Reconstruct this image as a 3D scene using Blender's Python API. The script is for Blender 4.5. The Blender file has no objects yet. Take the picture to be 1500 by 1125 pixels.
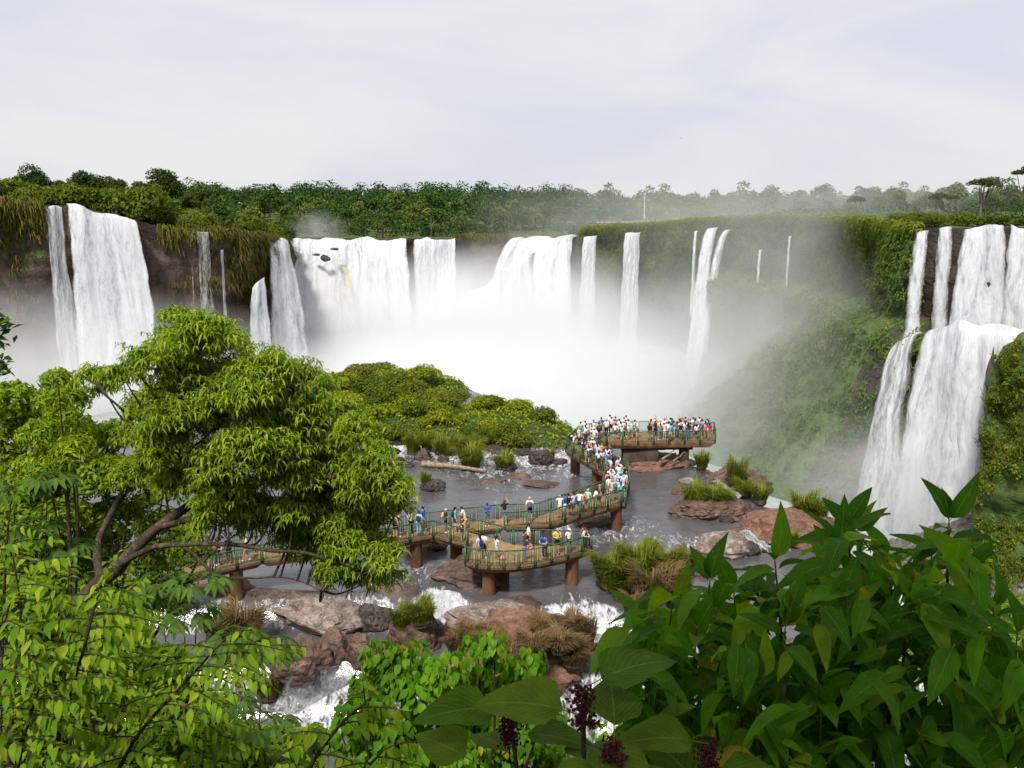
import bpy, bmesh, math, random
import numpy as np
from mathutils import Vector, Matrix
R = math.radians
SC = bpy.context.scene
COL = SC.collection
# ------------------------------------------------------------------ camera
F = 1350.0; CAMZ = 24.0; PITCH = math.atan((562.5 - 305) / F)
CP, SP = math.cos(PITCH), math.sin(PITCH)
cam_d = bpy.data.cameras.new('camera'); cam = bpy.data.objects.new('camera', cam_d); COL.objects.link(cam)
cam.location = (0, 0, CAMZ); cam.rotation_euler = (math.pi/2 - PITCH, 0, 0)
cam_d.sensor_width = 36; cam_d.lens = 36 * F / 1500; cam_d.clip_start = 0.05; cam_d.clip_end = 12000
SC.camera = cam
# ------------------------------------------------------------------ sky and sun
SUN_EL, SUN_AZ = R(54), R(200)          # azimuth clockwise from +Y
w = bpy.data.worlds.new('World'); SC.world = w; w.use_nodes = True
nt = w.node_tree; nt.nodes.clear()
def nd(nt, t, **k):
    n = nt.nodes.new(t)
    for a, v in k.items():
        if a.startswith('i_'): n.inputs[a[2:].replace('_', ' ')].default_value = v
        else: setattr(n, a, v)
    return n
sky = nd(nt, 'ShaderNodeTexSky', sky_type='NISHITA', sun_disc=False, sun_elevation=SUN_EL, sun_rotation=SUN_AZ, dust_density=3.0)
tc = nd(nt, 'ShaderNodeTexCoord')
mp = nd(nt, 'ShaderNodeMapping'); mp.inputs['Scale'].default_value = (1, 1, 3.2)
nt.links.new(tc.outputs['Generated'], mp.inputs['Vector'])
n1 = nd(nt, 'ShaderNodeTexNoise', i_Scale=2.6, i_Detail=7, i_Roughness=.55, i_Distortion=.5)
nt.links.new(mp.outputs[0], n1.inputs['Vector'])
cr = nd(nt, 'ShaderNodeValToRGB')
cr.color_ramp.elements[0].position = .36; cr.color_ramp.elements[0].color = (4.95, 5.12, 5.75, 1)
cr.color_ramp.elements[1].position = .62; cr.color_ramp.elements[1].color = (5.95, 5.93, 5.95, 1)
nt.links.new(n1.outputs['Fac'], cr.inputs['Fac'])
mx = nd(nt, 'ShaderNodeMixRGB'); mx.inputs['Fac'].default_value = .93
nt.links.new(sky.outputs[0], mx.inputs['Color1']); nt.links.new(cr.outputs[0], mx.inputs['Color2'])
bg = nd(nt, 'ShaderNodeBackground'); bg.inputs['Strength'].default_value = .1
nt.links.new(mx.outputs[0], bg.inputs['Color'])
wo = nd(nt, 'ShaderNodeOutputWorld'); nt.links.new(bg.outputs[0], wo.inputs['Surface'])
sun_d = bpy.data.lights.new('sun', 'SUN'); sun_d.energy = 4.0; sun_d.angle = R(7); sun_d.color = (1, .955, .88)
sun = bpy.data.objects.new('sun', sun_d); COL.objects.link(sun)
sdir = Vector((math.sin(SUN_AZ)*math.cos(SUN_EL), math.cos(SUN_AZ)*math.cos(SUN_EL), math.sin(SUN_EL)))
sun.rotation_euler = sdir.to_track_quat('Z', 'Y').to_euler(); sun.location = (-40, -40, 120)
vs = SC.view_settings; vs.view_transform = 'Standard'; vs.look = 'None'; vs.exposure = .55; vs.gamma = 1
cy = SC.cycles
cy.max_bounces = 8; cy.diffuse_bounces = 3; cy.glossy_bounces = 3; cy.transmission_bounces = 4
cy.transparent_max_bounces = 24; cy.volume_bounces = 4; cy.volume_step_rate = 1.0; cy.volume_max_steps = 256
cy.use_denoising = True; cy.sample_clamp_indirect = 4
# ------------------------------------------------------------------ pixel -> place
def ray(px, py):
    cx = (px - 750) / F; c = -(py - 562.5) / F
    return np.array([cx, CP + c*SP, -SP + c*CP])
def at(px, py, Y):
    d = ray(px, py); t = Y / d[1]
    return np.array([d[0]*t, Y, CAMZ + d[2]*t])
def gr(px, py, z=0.0):
    d = ray(px, py); t = (z - CAMZ) / d[2]
    return np.array([d[0]*t, d[1]*t, z])
def topx(p):
    x, y, z = p[0], p[1], p[2] - CAMZ
    f = y*CP - z*SP; u = y*SP + z*CP
    return 750 + F*x/f, 562.5 - F*u/f
# ------------------------------------------------------------------ numpy noise
_rng = np.random.RandomState(7)
_P = np.concatenate([_rng.permutation(256)]*3)
_G = _rng.normal(size=(256, 3)); _G /= np.linalg.norm(_G, axis=1)[:, None]
def perlin(p):
    p = np.asarray(p, float); i = np.floor(p).astype(int); f = p - i; i &= 255
    u = f*f*f*(f*(f*6-15)+10); out = 0
    for dx in (0, 1):
        for dy in (0, 1):
            for dz in (0, 1):
                h = _P[_P[_P[(i[..., 0]+dx) & 255] + ((i[..., 1]+dy) & 255)] + ((i[..., 2]+dz) & 255)]
                g = _G[h]
                dot = g[..., 0]*(f[..., 0]-dx) + g[..., 1]*(f[..., 1]-dy) + g[..., 2]*(f[..., 2]-dz)
                wgt = (u[..., 0] if dx else 1-u[..., 0])*(u[..., 1] if dy else 1-u[..., 1])*(u[..., 2] if dz else 1-u[..., 2])
                out = out + wgt*dot
    return out*1.5
def fbm(p, o=4, g=.5):
    p = np.asarray(p, float); a, s = 1.0, 0
    for k in range(o):
        s = s + a*perlin(p*(2**k) + 17.3*k); a *= g
    return s
def sstep(a, b, x):
    t = np.clip((x-a)/(b-a), 0, 1); return t*t*(3-2*t)
# ------------------------------------------------------------------ mesh building
def mesh(name, v, f, smooth=False, uv=None, attrs=None):
    v = np.asarray(v, np.float32).reshape(-1, 3); f = np.asarray(f, np.int32)
    me = bpy.data.meshes.new(name); k = f.shape[1]
    me.vertices.add(len(v)); me.vertices.foreach_set('co', v.ravel())
    me.loops.add(f.size); me.loops.foreach_set('vertex_index', f.ravel())
    me.polygons.add(len(f)); me.polygons.foreach_set('loop_start', np.arange(0, f.size, k, dtype=np.int32))
    me.polygons.foreach_set('loop_total', np.full(len(f), k, np.int32))
    if smooth: me.polygons.foreach_set('use_smooth', np.ones(len(f), bool))
    if uv is not None:
        l = me.uv_layers.new(name='UVMap'); l.data.foreach_set('uv', np.asarray(uv, np.float32)[f.ravel()].ravel())
    for an, av in (attrs or {}).items():
        a = me.attributes.new(an, 'FLOAT', 'POINT'); a.data.foreach_set('value', np.asarray(av, np.float32).ravel())
    me.update(calc_edges=True); me.validate()
    return me
def link(name, me, mat=None, parent=None, loc=None, rz=None, scale=None):
    o = bpy.data.objects.new(name, me); COL.objects.link(o)
    if mat is not None and me is not None and not me.materials: me.materials.append(mat)
    if parent is not None: o.parent = parent
    if loc is not None: o.location = loc
    if rz is not None: o.rotation_euler = (0, 0, rz)
    if scale is not None: o.scale = scale if hasattr(scale, '__len__') else (scale,)*3
    return o
def tag(o, label=None, cat=None, group=None, kind=None):
    if label: o['label'] = label
    if cat: o['category'] = cat
    if group: o['group'] = group
    if kind: o['kind'] = kind
    return o
def thing(name, label, cat, loc=(0, 0, 0), rz=0, group=None):
    o = bpy.data.objects.new(name, None); COL.objects.link(o); o.empty_display_size = .2
    o.location = loc; o.rotation_euler = (0, 0, rz)
    return tag(o, label, cat, group)
def grid_faces(nu, nv, wrap=False):
    i = np.arange(nu if wrap else nu-1)[:, None]; j = np.arange(nv-1)[None, :]
    a = i*nv + j; b = ((i+1) % nu)*nv + j
    return np.stack([a, b, b+1, a+1], -1).reshape(-1, 4)
def join(parts):
    vs_, fs, n = [], [], 0
    for v, f in parts:
        vs_.append(np.asarray(v, float).reshape(-1, 3)); fs.append(np.asarray(f) + n); n += len(vs_[-1])
    return np.concatenate(vs_), np.concatenate(fs)
def box(c, s, rz=0):
    c = np.asarray(c, float); s = np.asarray(s, float)/2
    q = np.array([[x, y, z] for x in (-1, 1) for y in (-1, 1) for z in (-1, 1)], float)*s
    if rz: q = q @ np.array([[math.cos(rz), math.sin(rz), 0], [-math.sin(rz), math.cos(rz), 0], [0, 0, 1]])
    return q + c, np.array([[0, 1, 3, 2], [4, 6, 7, 5], [0, 4, 5, 1], [2, 3, 7, 6], [0, 2, 6, 4], [1, 5, 7, 3]])
def bar(a, b, wd, ht=None, up=(0, 0, 1)):
    a, b = np.asarray(a, float), np.asarray(b, float); ht = ht or wd
    d = b-a; d /= np.linalg.norm(d) + 1e-9; up = np.asarray(up, float)
    if abs(d @ up) > .98: up = np.array([1., 0, 0])
    s = np.cross(d, up); s /= np.linalg.norm(s); u = np.cross(s, d)
    q = []
    for p in (a, b):
        for x, y in ((-1, -1), (1, -1), (1, 1), (-1, 1)): q.append(p + s*x*wd/2 + u*y*ht/2)
    return np.array(q), np.array([[0, 1, 5, 4], [1, 2, 6, 5], [2, 3, 7, 6], [3, 0, 4, 7], [3, 2, 1, 0], [4, 5, 6, 7]])
def tube(pts, rad, n=7, rough=0.0):
    pts = np.asarray(pts, float); rad = np.broadcast_to(np.asarray(rad, float), (len(pts),))
    t = np.gradient(pts, axis=0); t /= np.linalg.norm(t, axis=1)[:, None] + 1e-9
    ref = np.array([.31, .17, .93]) if abs(t[0] @ np.array([.31, .17, .93])) < .9 else np.array([1., 0, 0])
    s = np.cross(t, ref); s /= np.linalg.norm(s, axis=1)[:, None] + 1e-9; u = np.cross(s, t)
    a = np.linspace(0, 2*np.pi, n, endpoint=False)
    rr = rad[:, None]*np.ones(n)
    if rough: rr = rr*(1 + rough*np.random.RandomState(len(pts)).uniform(-1, 1, rr.shape))
    v = pts[:, None] + rr[..., None]*(np.cos(a)[None, :, None]*s[:, None] + np.sin(a)[None, :, None]*u[:, None])
    i = np.arange(len(pts)-1)[:, None]; j = np.arange(n)[None]
    f = np.stack([i*n+j, i*n+(j+1) % n, (i+1)*n+(j+1) % n, (i+1)*n+j], -1).reshape(-1, 4)
    return v.reshape(-1, 3), f
def curve(ctrl, n=12):
    """smooth polyline through control points (Catmull-Rom)"""
    c = np.asarray(ctrl, float); c = np.vstack([2*c[0]-c[1], c, 2*c[-1]-c[-2]]); out = []
    for k in range(1, len(c)-2):
        t = np.linspace(0, 1, n, endpoint=False)[:, None]
        p0, p1, p2, p3 = c[k-1], c[k], c[k+1], c[k+2]
        out.append(.5*((2*p1) + (-p0+p2)*t + (2*p0-5*p1+4*p2-p3)*t**2 + (-p0+3*p1-3*p2+p3)*t**3))
    return np.vstack(out + [c[-2][None]])
# ------------------------------------------------------------------ materials
def newmat(name):
    m = bpy.data.materials.new(name); m.use_nodes = True; m.node_tree.nodes.clear()
    o = m.node_tree.nodes.new('ShaderNodeOutputMaterial')
    return m, m.node_tree, o
def ramp(nt, fac, stops):
    c = nt.nodes.new('ShaderNodeValToRGB'); e = c.color_ramp.elements
    while len(e) < len(stops): e.new(.5)
    for el, (p, col) in zip(e, stops):
        el.position = p; el.color = tuple(col) + (1,) if len(col) == 3 else col
    if fac is not None: nt.links.new(fac, c.inputs['Fac'])
    return c.outputs['Color']
def noise(nt, vec, scale, detail=4, rough=.55, dist=0, sc=None):
    if sc is not None:
        m = nt.nodes.new('ShaderNodeMapping'); m.inputs['Scale'].default_value = sc; nt.links.new(vec, m.inputs['Vector']); vec = m.outputs[0]
    n = nd(nt, 'ShaderNodeTexNoise', i_Scale=scale, i_Detail=detail, i_Roughness=rough, i_Distortion=dist)
    nt.links.new(vec, n.inputs['Vector']); return n.outputs['Fac']
def math_(nt, op, a, b=None, c=None, clamp=False):
    m = nt.nodes.new('ShaderNodeMath'); m.operation = op; m.use_clamp = clamp
    for k, x in enumerate((a, b, c)):
        if x is None: continue
        if isinstance(x, (int, float)): m.inputs[k].default_value = x
        else: nt.links.new(x, m.inputs[k])
    return m.outputs[0]
def mixc(nt, fac, a, b, mode='MIX'):
    m = nt.nodes.new('ShaderNodeMixRGB'); m.blend_type = mode
    for k, x in (('Fac', fac), ('Color1', a), ('Color2', b)):
        if isinstance(x, (int, float)): m.inputs[k].default_value = x
        elif isinstance(x, tuple): m.inputs[k].default_value = x if len(x) == 4 else x + (1,)
        else: nt.links.new(x, m.inputs[k])
    return m.outputs[0]
def bump(nt, h, strength=.5, dist=.1):
    b = nt.nodes.new('ShaderNodeBump'); b.inputs['Strength'].default_value = strength; b.inputs['Distance'].default_value = dist
    nt.links.new(h, b.inputs['Height']); return b.outputs[0]
def princ(nt, out, col, rough=.7, normal=None, spec=.4, **k):
    p = nt.nodes.new('ShaderNodeBsdfPrincipled')
    if isinstance(col, tuple): p.inputs['Base Color'].default_value = col + (1,) if len(col) == 3 else col
    else: nt.links.new(col, p.inputs['Base Color'])
    if isinstance(rough, (int, float)): p.inputs['Roughness'].default_value = rough
    else: nt.links.new(rough, p.inputs['Roughness'])
    p.inputs['Specular IOR Level'].default_value = spec
    if normal is not None: nt.links.new(normal, p.inputs['Normal'])
    if out is not None: nt.links.new(p.outputs[0], out.inputs['Surface'])
    return p
def obco(nt): return nt.nodes.new('ShaderNodeTexCoord').outputs['Object']
def pos(nt): return nt.nodes.new('ShaderNodeNewGeometry').outputs['Position']
def leafmat(name, stops, trans=.35, rough=.45, tcol=None, vein=False, spec=.35, ov=0.0, ns=.9):
    spec *= .25; rough = min(.75, rough + .1)
    m, t, o = newmat(name)
    g = t.nodes.new('ShaderNodeNewGeometry'); oi = t.nodes.new('ShaderNodeObjectInfo')
    r = math_(t, 'ADD', math_(t, 'MULTIPLY', g.outputs['Random Per Island'], 1-ov), math_(t, 'MULTIPLY', oi.outputs['Random'], ov)) if ov else math_(t, 'FRACT', math_(t, 'ADD', g.outputs['Random Per Island'], oi.outputs['Random']))
    c = ramp(t, r, stops); nrm = None
    nz = noise(t, g.outputs['Position'], ns, 3)
    hv = t.nodes.new('ShaderNodeHueSaturation'); t.links.new(c, hv.inputs['Color'])
    t.links.new(math_(t, 'MULTIPLY_ADD', nz, .9, .55), hv.inputs['Value']); c = hv.outputs[0]
    if vein:
        uv = t.nodes.new('ShaderNodeUVMap'); s = t.nodes.new('ShaderNodeSeparateXYZ'); t.links.new(uv.outputs[0], s.inputs[0])
        ax = math_(t, 'ABSOLUTE', s.outputs[0])
        wv = math_(t, 'SINE', math_(t, 'MULTIPLY', math_(t, 'SUBTRACT', s.outputs[1], math_(t, 'MULTIPLY', ax, .45)), 62))
        wv = math_(t, 'POWER', math_(t, 'MULTIPLY_ADD', wv, .5, .5), 6)
        mid = math_(t, 'LESS_THAN', ax, .035)
        vn = math_(t, 'MAXIMUM', math_(t, 'MULTIPLY', wv, .45), mid)
        sp = noise(t, g.outputs['Position'], 55, 2)
        c = mixc(t, math_(t, 'MULTIPLY', math_(t, 'GREATER_THAN', sp, .66), .75), c, (.13, .11, .03))
        pt = noise(t, g.outputs['Position'], 14, 4, .6); hp = t.nodes.new('ShaderNodeHueSaturation'); t.links.new(c, hp.inputs['Color']); t.links.new(math_(t, 'MULTIPLY_ADD', pt, 1.3, .35), hp.inputs['Value']); c = hp.outputs[0]
        c = mixc(t, math_(t, 'MULTIPLY', vn, .8), c, mixc(t, .55, c, (.2, .26, .06)))
        nrm = bump(t, math_(t, 'SUBTRACT', noise(t, g.outputs['Position'], 30, 2), vn), .5, .006)
    p = princ(t, None, c, rough, nrm, spec)
    tr = t.nodes.new('ShaderNodeBsdfTranslucent')
    t.links.new(mixc(t, 1.0, c, tcol or (1.25, 1.5, .5), 'MULTIPLY'), tr.inputs['Color'])
    if nrm is not None: t.links.new(nrm, tr.inputs['Normal'])
    ms = t.nodes.new('ShaderNodeMixShader'); ms.inputs[0].default_value = trans
    t.links.new(p.outputs[0], ms.inputs[1]); t.links.new(tr.outputs[0], ms.inputs[2]); t.links.new(ms.outputs[0], o.inputs['Surface'])
    return m
def rockmat(name, dark, mid, lite, scale=.5, wet=.45, moss=None, mossamt=.5, bd=.15, strata=1.6):
    m, t, o = newmat(name); v = pos(t)
    a = noise(t, v, scale, 9, .7, .9, sc=(1, 1, strata)); b = noise(t, v, scale*7, 8, .75, .4, sc=(1, 1, 2.2))
    f = math_(t, 'MULTIPLY_ADD', b, .45, math_(t, 'MULTIPLY', a, .65))
    c = ramp(t, f, [(.4, dark), (.53, mid), (.68, lite)])
    nv_ = nd(t, 'ShaderNodeTexNoise', i_Scale=scale*2.2, i_Detail=4); t.links.new(v, nv_.inputs['Vector'])
    wv = t.nodes.new('ShaderNodeVectorMath'); wv.operation = 'MULTIPLY_ADD'; t.links.new(nv_.outputs['Color'], wv.inputs[0]); wv.inputs[1].default_value = (1.6/scale,)*3; t.links.new(v, wv.inputs[2])
    vo = nd(t, 'ShaderNodeTexVoronoi', feature='DISTANCE_TO_EDGE', i_Scale=scale*.9); t.links.new(wv.outputs[0], vo.inputs['Vector'])
    ck = ramp(t, vo.outputs['Distance'], [(0, (.35, .35, .35)), (.035, (1, 1, 1))])
    c = mixc(t, .45, c, ck, 'MULTIPLY')
    if moss:
        g = t.nodes.new('ShaderNodeNewGeometry'); s = t.nodes.new('ShaderNodeSeparateXYZ'); t.links.new(g.outputs['Normal'], s.inputs[0])
        k = math_(t, 'ADD', math_(t, 'MULTIPLY', noise(t, v, scale*1.3, 7, .6), 1.6), math_(t, 'MULTIPLY', s.outputs[2], .5))
        k = math_(t, 'SUBTRACT', k, 1.35 - mossamt, clamp=True); k = math_(t, 'MULTIPLY', k, 5, clamp=True)
        mc = ramp(t, noise(t, v, scale*9, 5, .7), [(.3, tuple(x*.5 for x in moss)), (.5, moss), (.72, tuple(min(1, x*1.7) for x in moss))])
        c = mixc(t, k, c, mc)
    h = math_(t, 'ADD', math_(t, 'MULTIPLY', b, .6), math_(t, 'MULTIPLY', math_(t, 'MINIMUM', vo.outputs['Distance'], .08), 4))
    princ(t, o, c, math_(t, 'MULTIPLY_ADD', b, .5, wet), bump(t, h, .8, bd), .4)
    return m
# ================================================================== SETTING
M = {}
M['cliff'] = rockmat('cliff_rock', (.018, .013, .011), (.055, .036, .028), (.13, .085, .06), .16, .5, (.055, .07, .012), .42, .5, .6)
M['cliff_green'] = rockmat('cliff_moss', (.02, .018, .014), (.045, .04, .026), (.08, .07, .045), .14, .6, (.05, .085, .014), .98, .5, .6)
M['cliff_wet'] = rockmat('wet_cliff', (.012, .010, .009), (.035, .026, .022), (.08, .058, .046), .2, .3, (.045, .065, .014), .28, .5, .6)
M['rock'] = rockmat('river_rock', (.022, .014, .011), (.075, .042, .03), (.19, .11, .08), .55, .35, None, 0, .12)
M['rock_dark'] = rockmat('wet_basalt', (.010, .008, .008), (.03, .021, .018), (.08, .055, .045), .8, .2, None, 0, .12)
M['rock_red'] = rockmat('red_rock', (.035, .016, .011), (.12, .055, .034), (.26, .15, .10), 1.3, .5, None, 0, .1)
M['rock_pale'] = rockmat('pale_rock', (.035, .026, .022), (.14, .105, .085), (.36, .30, .26), 1.1, .5, None, 0, .1)
M['bed'] = rockmat('river_bed', (.012, .009, .008), (.05, .03, .022), (.17, .10, .075), .33, .25, None, 0, .2)
M['bank'] = rockmat('bank_soil', (.012, .012, .006), (.03, .03, .012), (.06, .05, .02), .6, .8, (.03, .05, .01), 1.1, .15)
M['talus'] = rockmat('talus', (.05, .042, .04), (.13, .11, .105), (.24, .205, .19), 1.2, .6, (.06, .08, .02), .12, .3)
M['plateau'] = rockmat('plateau_grass', (.03, .04, .01), (.055, .07, .015), (.09, .10, .03), .05, .8, (.05, .07, .012), 1.0, .2)
def watermat(name, col, foam=.5, sc=1.0):
    m, t, o = newmat(name); v = pos(t)
    a = noise(t, v, .9*sc, 6, .62, .8, sc=(1, 1.7, 1)); b = noise(t, v, 4.2*sc, 4, .6, .3, sc=(1, 1.6, 1)); c2 = noise(t, v, .13*sc, 4, .6, 1.2, sc=(.7, 1.6, 1))
    h = math_(t, 'ADD', a, math_(t, 'MULTIPLY', b, .35))
    p = princ(t, None, mixc(t, c2, col, tuple(x*2.2 for x in col)), .11, bump(t, h, .27, .2), .5); p.inputs['IOR'].default_value = 1.58
    fo = princ(t, None, mixc(t, a, (.40, .42, .44), (.74, .75, .76)), .8, bump(t, h, .8, .2), .2)
    k = math_(t, 'MULTIPLY', math_(t, 'SUBTRACT', math_(t, 'ADD', math_(t, 'MULTIPLY', a, .7), math_(t, 'MULTIPLY', c2, .7)), 1.02 - .25*foam), 7, clamp=True)
    k = math_(t, 'MULTIPLY', k, math_(t, 'MULTIPLY', math_(t, 'SUBTRACT', b, .3), 2.2, clamp=True))
    at_ = t.nodes.new('ShaderNodeAttribute'); at_.attribute_name = 'foam'
    fn = noise(t, v, 1.1*sc, 9, .68, 1.1, sc=(2.4, .8, 1.5))
    k2 = math_(t, 'MULTIPLY', math_(t, 'SUBTRACT', math_(t, 'ADD', at_.outputs['Fac'], math_(t, 'MULTIPLY', fn, 1.5)), 1.14), 3.2, clamp=True)
    k = math_(t, 'MAXIMUM', math_(t, 'MULTIPLY', k, .75), k2)
    ms = t.nodes.new('ShaderNodeMixShader'); t.links.new(k, ms.inputs[0]); t.links.new(p.outputs[0], ms.inputs[1]); t.links.new(fo.outputs[0], ms.inputs[2])
    t.links.new(ms.outputs[0], o.inputs['Surface']); return m
M['river'] = watermat('river_water', (.042, .041, .044), .5)
M['pool'] = watermat('pool_water', (.018, .026, .022), .45, 1.3)
M['gorge_water'] = watermat('gorge_water', (.2, .22, .22), 1.0, .12)
def fallmat(name, tint=(.72, .73, .755), dens=.5, us=.9, vs=.045, low=(.34, .36, .40)):
    """falling water: white strands with gaps between them, from metre-scaled UVs"""
    m, t, o = newmat(name); uv = t.nodes.new('ShaderNodeUVMap').outputs[0]
    a = noise(t, uv, 1, 5, .6, .25, sc=(us, vs, 1)); b = noise(t, uv, 1, 6, .68, .5, sc=(us*2.6, vs*7, 1)); c = noise(t, uv, 1, 3, .6, .3, sc=(us*.22, vs*.5, 1))
    e = t.nodes.new('ShaderNodeAttribute'); e.attribute_name = 'body'
    g_ = noise(t, uv, 1, 4, .7, .2, sc=(us*6, vs*22, 1))
    s = math_(t, 'ADD', math_(t, 'MULTIPLY', a, .45), math_(t, 'ADD', math_(t, 'MULTIPLY', b, .38), math_(t, 'ADD', math_(t, 'MULTIPLY', c, .3), math_(t, 'MULTIPLY', g_, .26))))
    k = math_(t, 'ADD', s, math_(t, 'MULTIPLY', math_(t, 'SUBTRACT', e.outputs['Fac'], 1), .75))
    al = math_(t, 'MULTIPLY', math_(t, 'SUBTRACT', k, .66 - .35*dens), 3.6, clamp=True)
    col = mixc(t, math_(t, 'MULTIPLY', math_(t, 'SUBTRACT', s, .5), 3.6, clamp=True), low, tint)
    d = t.nodes.new('ShaderNodeBsdfDiffuse'); t.links.new(col, d.inputs['Color']); t.links.new(bump(t, math_(t, 'ADD', a, math_(t, 'MULTIPLY', b, .6)), .45, .7), d.inputs['Normal'])
    tl = t.nodes.new('ShaderNodeBsdfTranslucent'); t.links.new(col, tl.inputs['Color'])
    m1 = t.nodes.new('ShaderNodeMixShader'); m1.inputs[0].default_value = .3; t.links.new(d.outputs[0], m1.inputs[1]); t.links.new(tl.outputs[0], m1.inputs[2])
    tp = t.nodes.new('ShaderNodeBsdfTransparent'); m2 = t.nodes.new('ShaderNodeMixShader')
    t.links.new(al, m2.inputs[0]); t.links.new(tp.outputs[0], m2.inputs[1]); t.links.new(m1.outputs[0], m2.inputs[2]); t.links.new(m2.outputs[0], o.inputs['Surface'])
    return m
M['fall_thick'] = fallmat('white_fall', dens=.80, us=.55, vs=.05)
M['fall'] = fallmat('strand_fall', dens=.62, us=.7)
M['fall_thin'] = fallmat('thread_fall', dens=.50, us=1.1)
M['fall_veil'] = fallmat('veil_fall', dens=.22, us=.8)
M['fall_olive'] = fallmat('olive_water', tint=(.66, .66, .26), dens=.62, us=.8, low=(.5, .5, .12))
M['rapid'] = fallmat('rapid_water', dens=.42, us=2.2, vs=.55, low=(.2, .22, .24))
# ---- gorge rim, given left to right: px, py, distance, break height, talus slope
RIM = [(-420, 296, 150, -15, .2), (-150, 290, 178, -15, .2), (0, 296, 190, -15, .15), (60, 300, 195, -15, .15), (120, 304, 199, -15, .15), (200, 322, 206, -15, .12), (250, 338, 210, -15, .1),
       (310, 340, 214, -15, .1), (370, 345, 226, -15, .1), (415, 352, 242, -15, .12), (425, 352, 262, -15, .15), (424, 350, 298, -15, .15),
       (500, 349, 302, -15, .2), (590, 349, 305, -15, .15), (668, 348, 308, -15, .15), (680, 347, 332, -15, .15), (750, 347, 336, -15, .3), (848, 347, 330, -15, .2),
       (858, 334, 322, -15, .1), (900, 332, 312, -15, .1), (950, 329, 298, -15, .12), (1010, 324, 276, -15, .1), (1080, 320, 250, -13, .15), (1150, 318, 220, -6, .8),
       (1220, 320, 188, 1, .85), (1290, 326, 158, 5, .75), (1322, 333, 141, 4, .35), (1400, 334, 133, 4, .2), (1500, 332, 124, 4, .2), (1720, 330, 108, 4, .2)]
_rp = np.array([list(at(p[0], p[1], p[2])) + [p[3], p[4]] for p in RIM])
def resample(P, step):
    P = np.asarray(P, float); d = np.r_[0, np.cumsum(np.linalg.norm(np.diff(P[:, :2], axis=0), axis=1))]
    s = np.arange(0, d[-1], step); return np.stack([np.interp(s, d, P[:, k]) for k in range(P.shape[1])], 1)
rim = resample(_rp, 1.1)
tg = np.gradient(rim[:, :2], axis=0)
for _ in range(6): tg[1:-1] = (tg[:-2] + tg[1:-1] + tg[2:])/3
tg /= np.linalg.norm(tg, axis=1)[:, None]
nrm2 = np.stack([tg[:, 1], -tg[:, 0]], 1)           # towards the gorge
nU, nV = len(rim), 64
vv = np.linspace(0, 1, nV)
Z = rim[:, 2:3] + (-22 - rim[:, 2:3])*vv[None]
u_ = np.arange(nU)[:, None]*1.1
base = np.stack([np.broadcast_to(u_*.07, Z.shape), Z*.045, np.zeros_like(Z)], -1)
dis = fbm(base, 5)*3.2 + fbm(base*np.array([5, 1.2, 1]) + 9, 3)*.9 + np.abs(perlin(np.stack([Z*.22, Z*0, np.broadcast_to(u_*.02, Z.shape)], -1)))*-1.4
lip = sstep(0, .12, vv)[None]
out = dis*lip + np.where(Z < rim[:, 3:4], (rim[:, 3:4]-Z)*rim[:, 4:5]*1.4, 0) - 1.6*sstep(.05, .5, vv)[None]
wgt = (rim[:, 0] > 57)[:, None]*1.0                  # the ledge half way down the right-hand falls
out = out + wgt*(7.5*sstep(8.5, 4.5, Z))
Zj = Z + .35*fbm(base*6 + 3, 2)*lip
CV = np.stack([rim[:, 0:1] + nrm2[:, 0:1]*out, rim[:, 1:2] + nrm2[:, 1:2]*out, Zj], -1)
def cliff_piece(name, i0, i1, mat):
    return tag(link(name, mesh(name, CV[i0:i1].reshape(-1, 3), grid_faces(i1-i0, nV), True), mat), kind='structure')
def rim_index(px, D): 
    p = at(px, 330, D); return int(np.argmin(np.hypot(rim[:, 0]-p[0], rim[:, 1]-p[1])))
iA, iB = rim_index(424, 290), rim_index(852, 328)
cliff_piece('cliff_left', 0, iA+1, M['cliff']); cliff_piece('cliff_center', iA, iB+1, M['cliff']); iC = rim_index(1338, 139); cliff_piece('cliff_right', iB, iC+1, M['cliff_green']); cliff_piece('cliff_near', iC, nU, M['cliff_wet'])
# ---- plateau: one sheet running back from the rim to the horizon
gc = np.array([0, 150.0]); dr = rim[:, :2] - gc; dr /= np.linalg.norm(dr, axis=1)[:, None]
S = np.array([0, 3, 8, 16, 30, 50, 80, 120, 170, 230, 300, 420, 700, 1300, 2600, 6000])
def plat_rise(x, y, s, zr):
    a = np.arctan2(x, y)
    hill = sstep(-.55, -.3, a)*(1-sstep(.02, .2, a))
    return zr + (hill*(26-zr)*.95 + (1-hill)*(21.5-zr))*sstep(5, 230, s) - 6*sstep(900, 6000, s)
PV = np.zeros((nU, len(S), 3))
for k, s in enumerate(S):
    xy = rim[:, :2] + dr*s; z = plat_rise(xy[:, 0], xy[:, 1], s, rim[:, 2])
    PV[:, k] = np.c_[xy, z + (s > 0)*fbm(np.c_[xy*.04, 0*z], 3)*.8]
tag(link('plateau', mesh('plateau', PV.reshape(-1, 3), grid_faces(nU, len(S)), True), M['plateau']), kind='structure')
def plateau_z(x, y):
    d = np.hypot(rim[:, 0]-x, rim[:, 1]-y); k = int(np.argmin(d)); return float(plat_rise(np.array(x), np.array(y), float(d[k]), rim[k, 2]))
# ---- gorge floor
tag(link('gorge_river', mesh('gorge_river', [(-260, 20, -20), (200, 20, -20), (200, 420, -20), (-260, 420, -20)], [[0, 1, 2, 3]]), M['gorge_water']), kind='structure')
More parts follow.
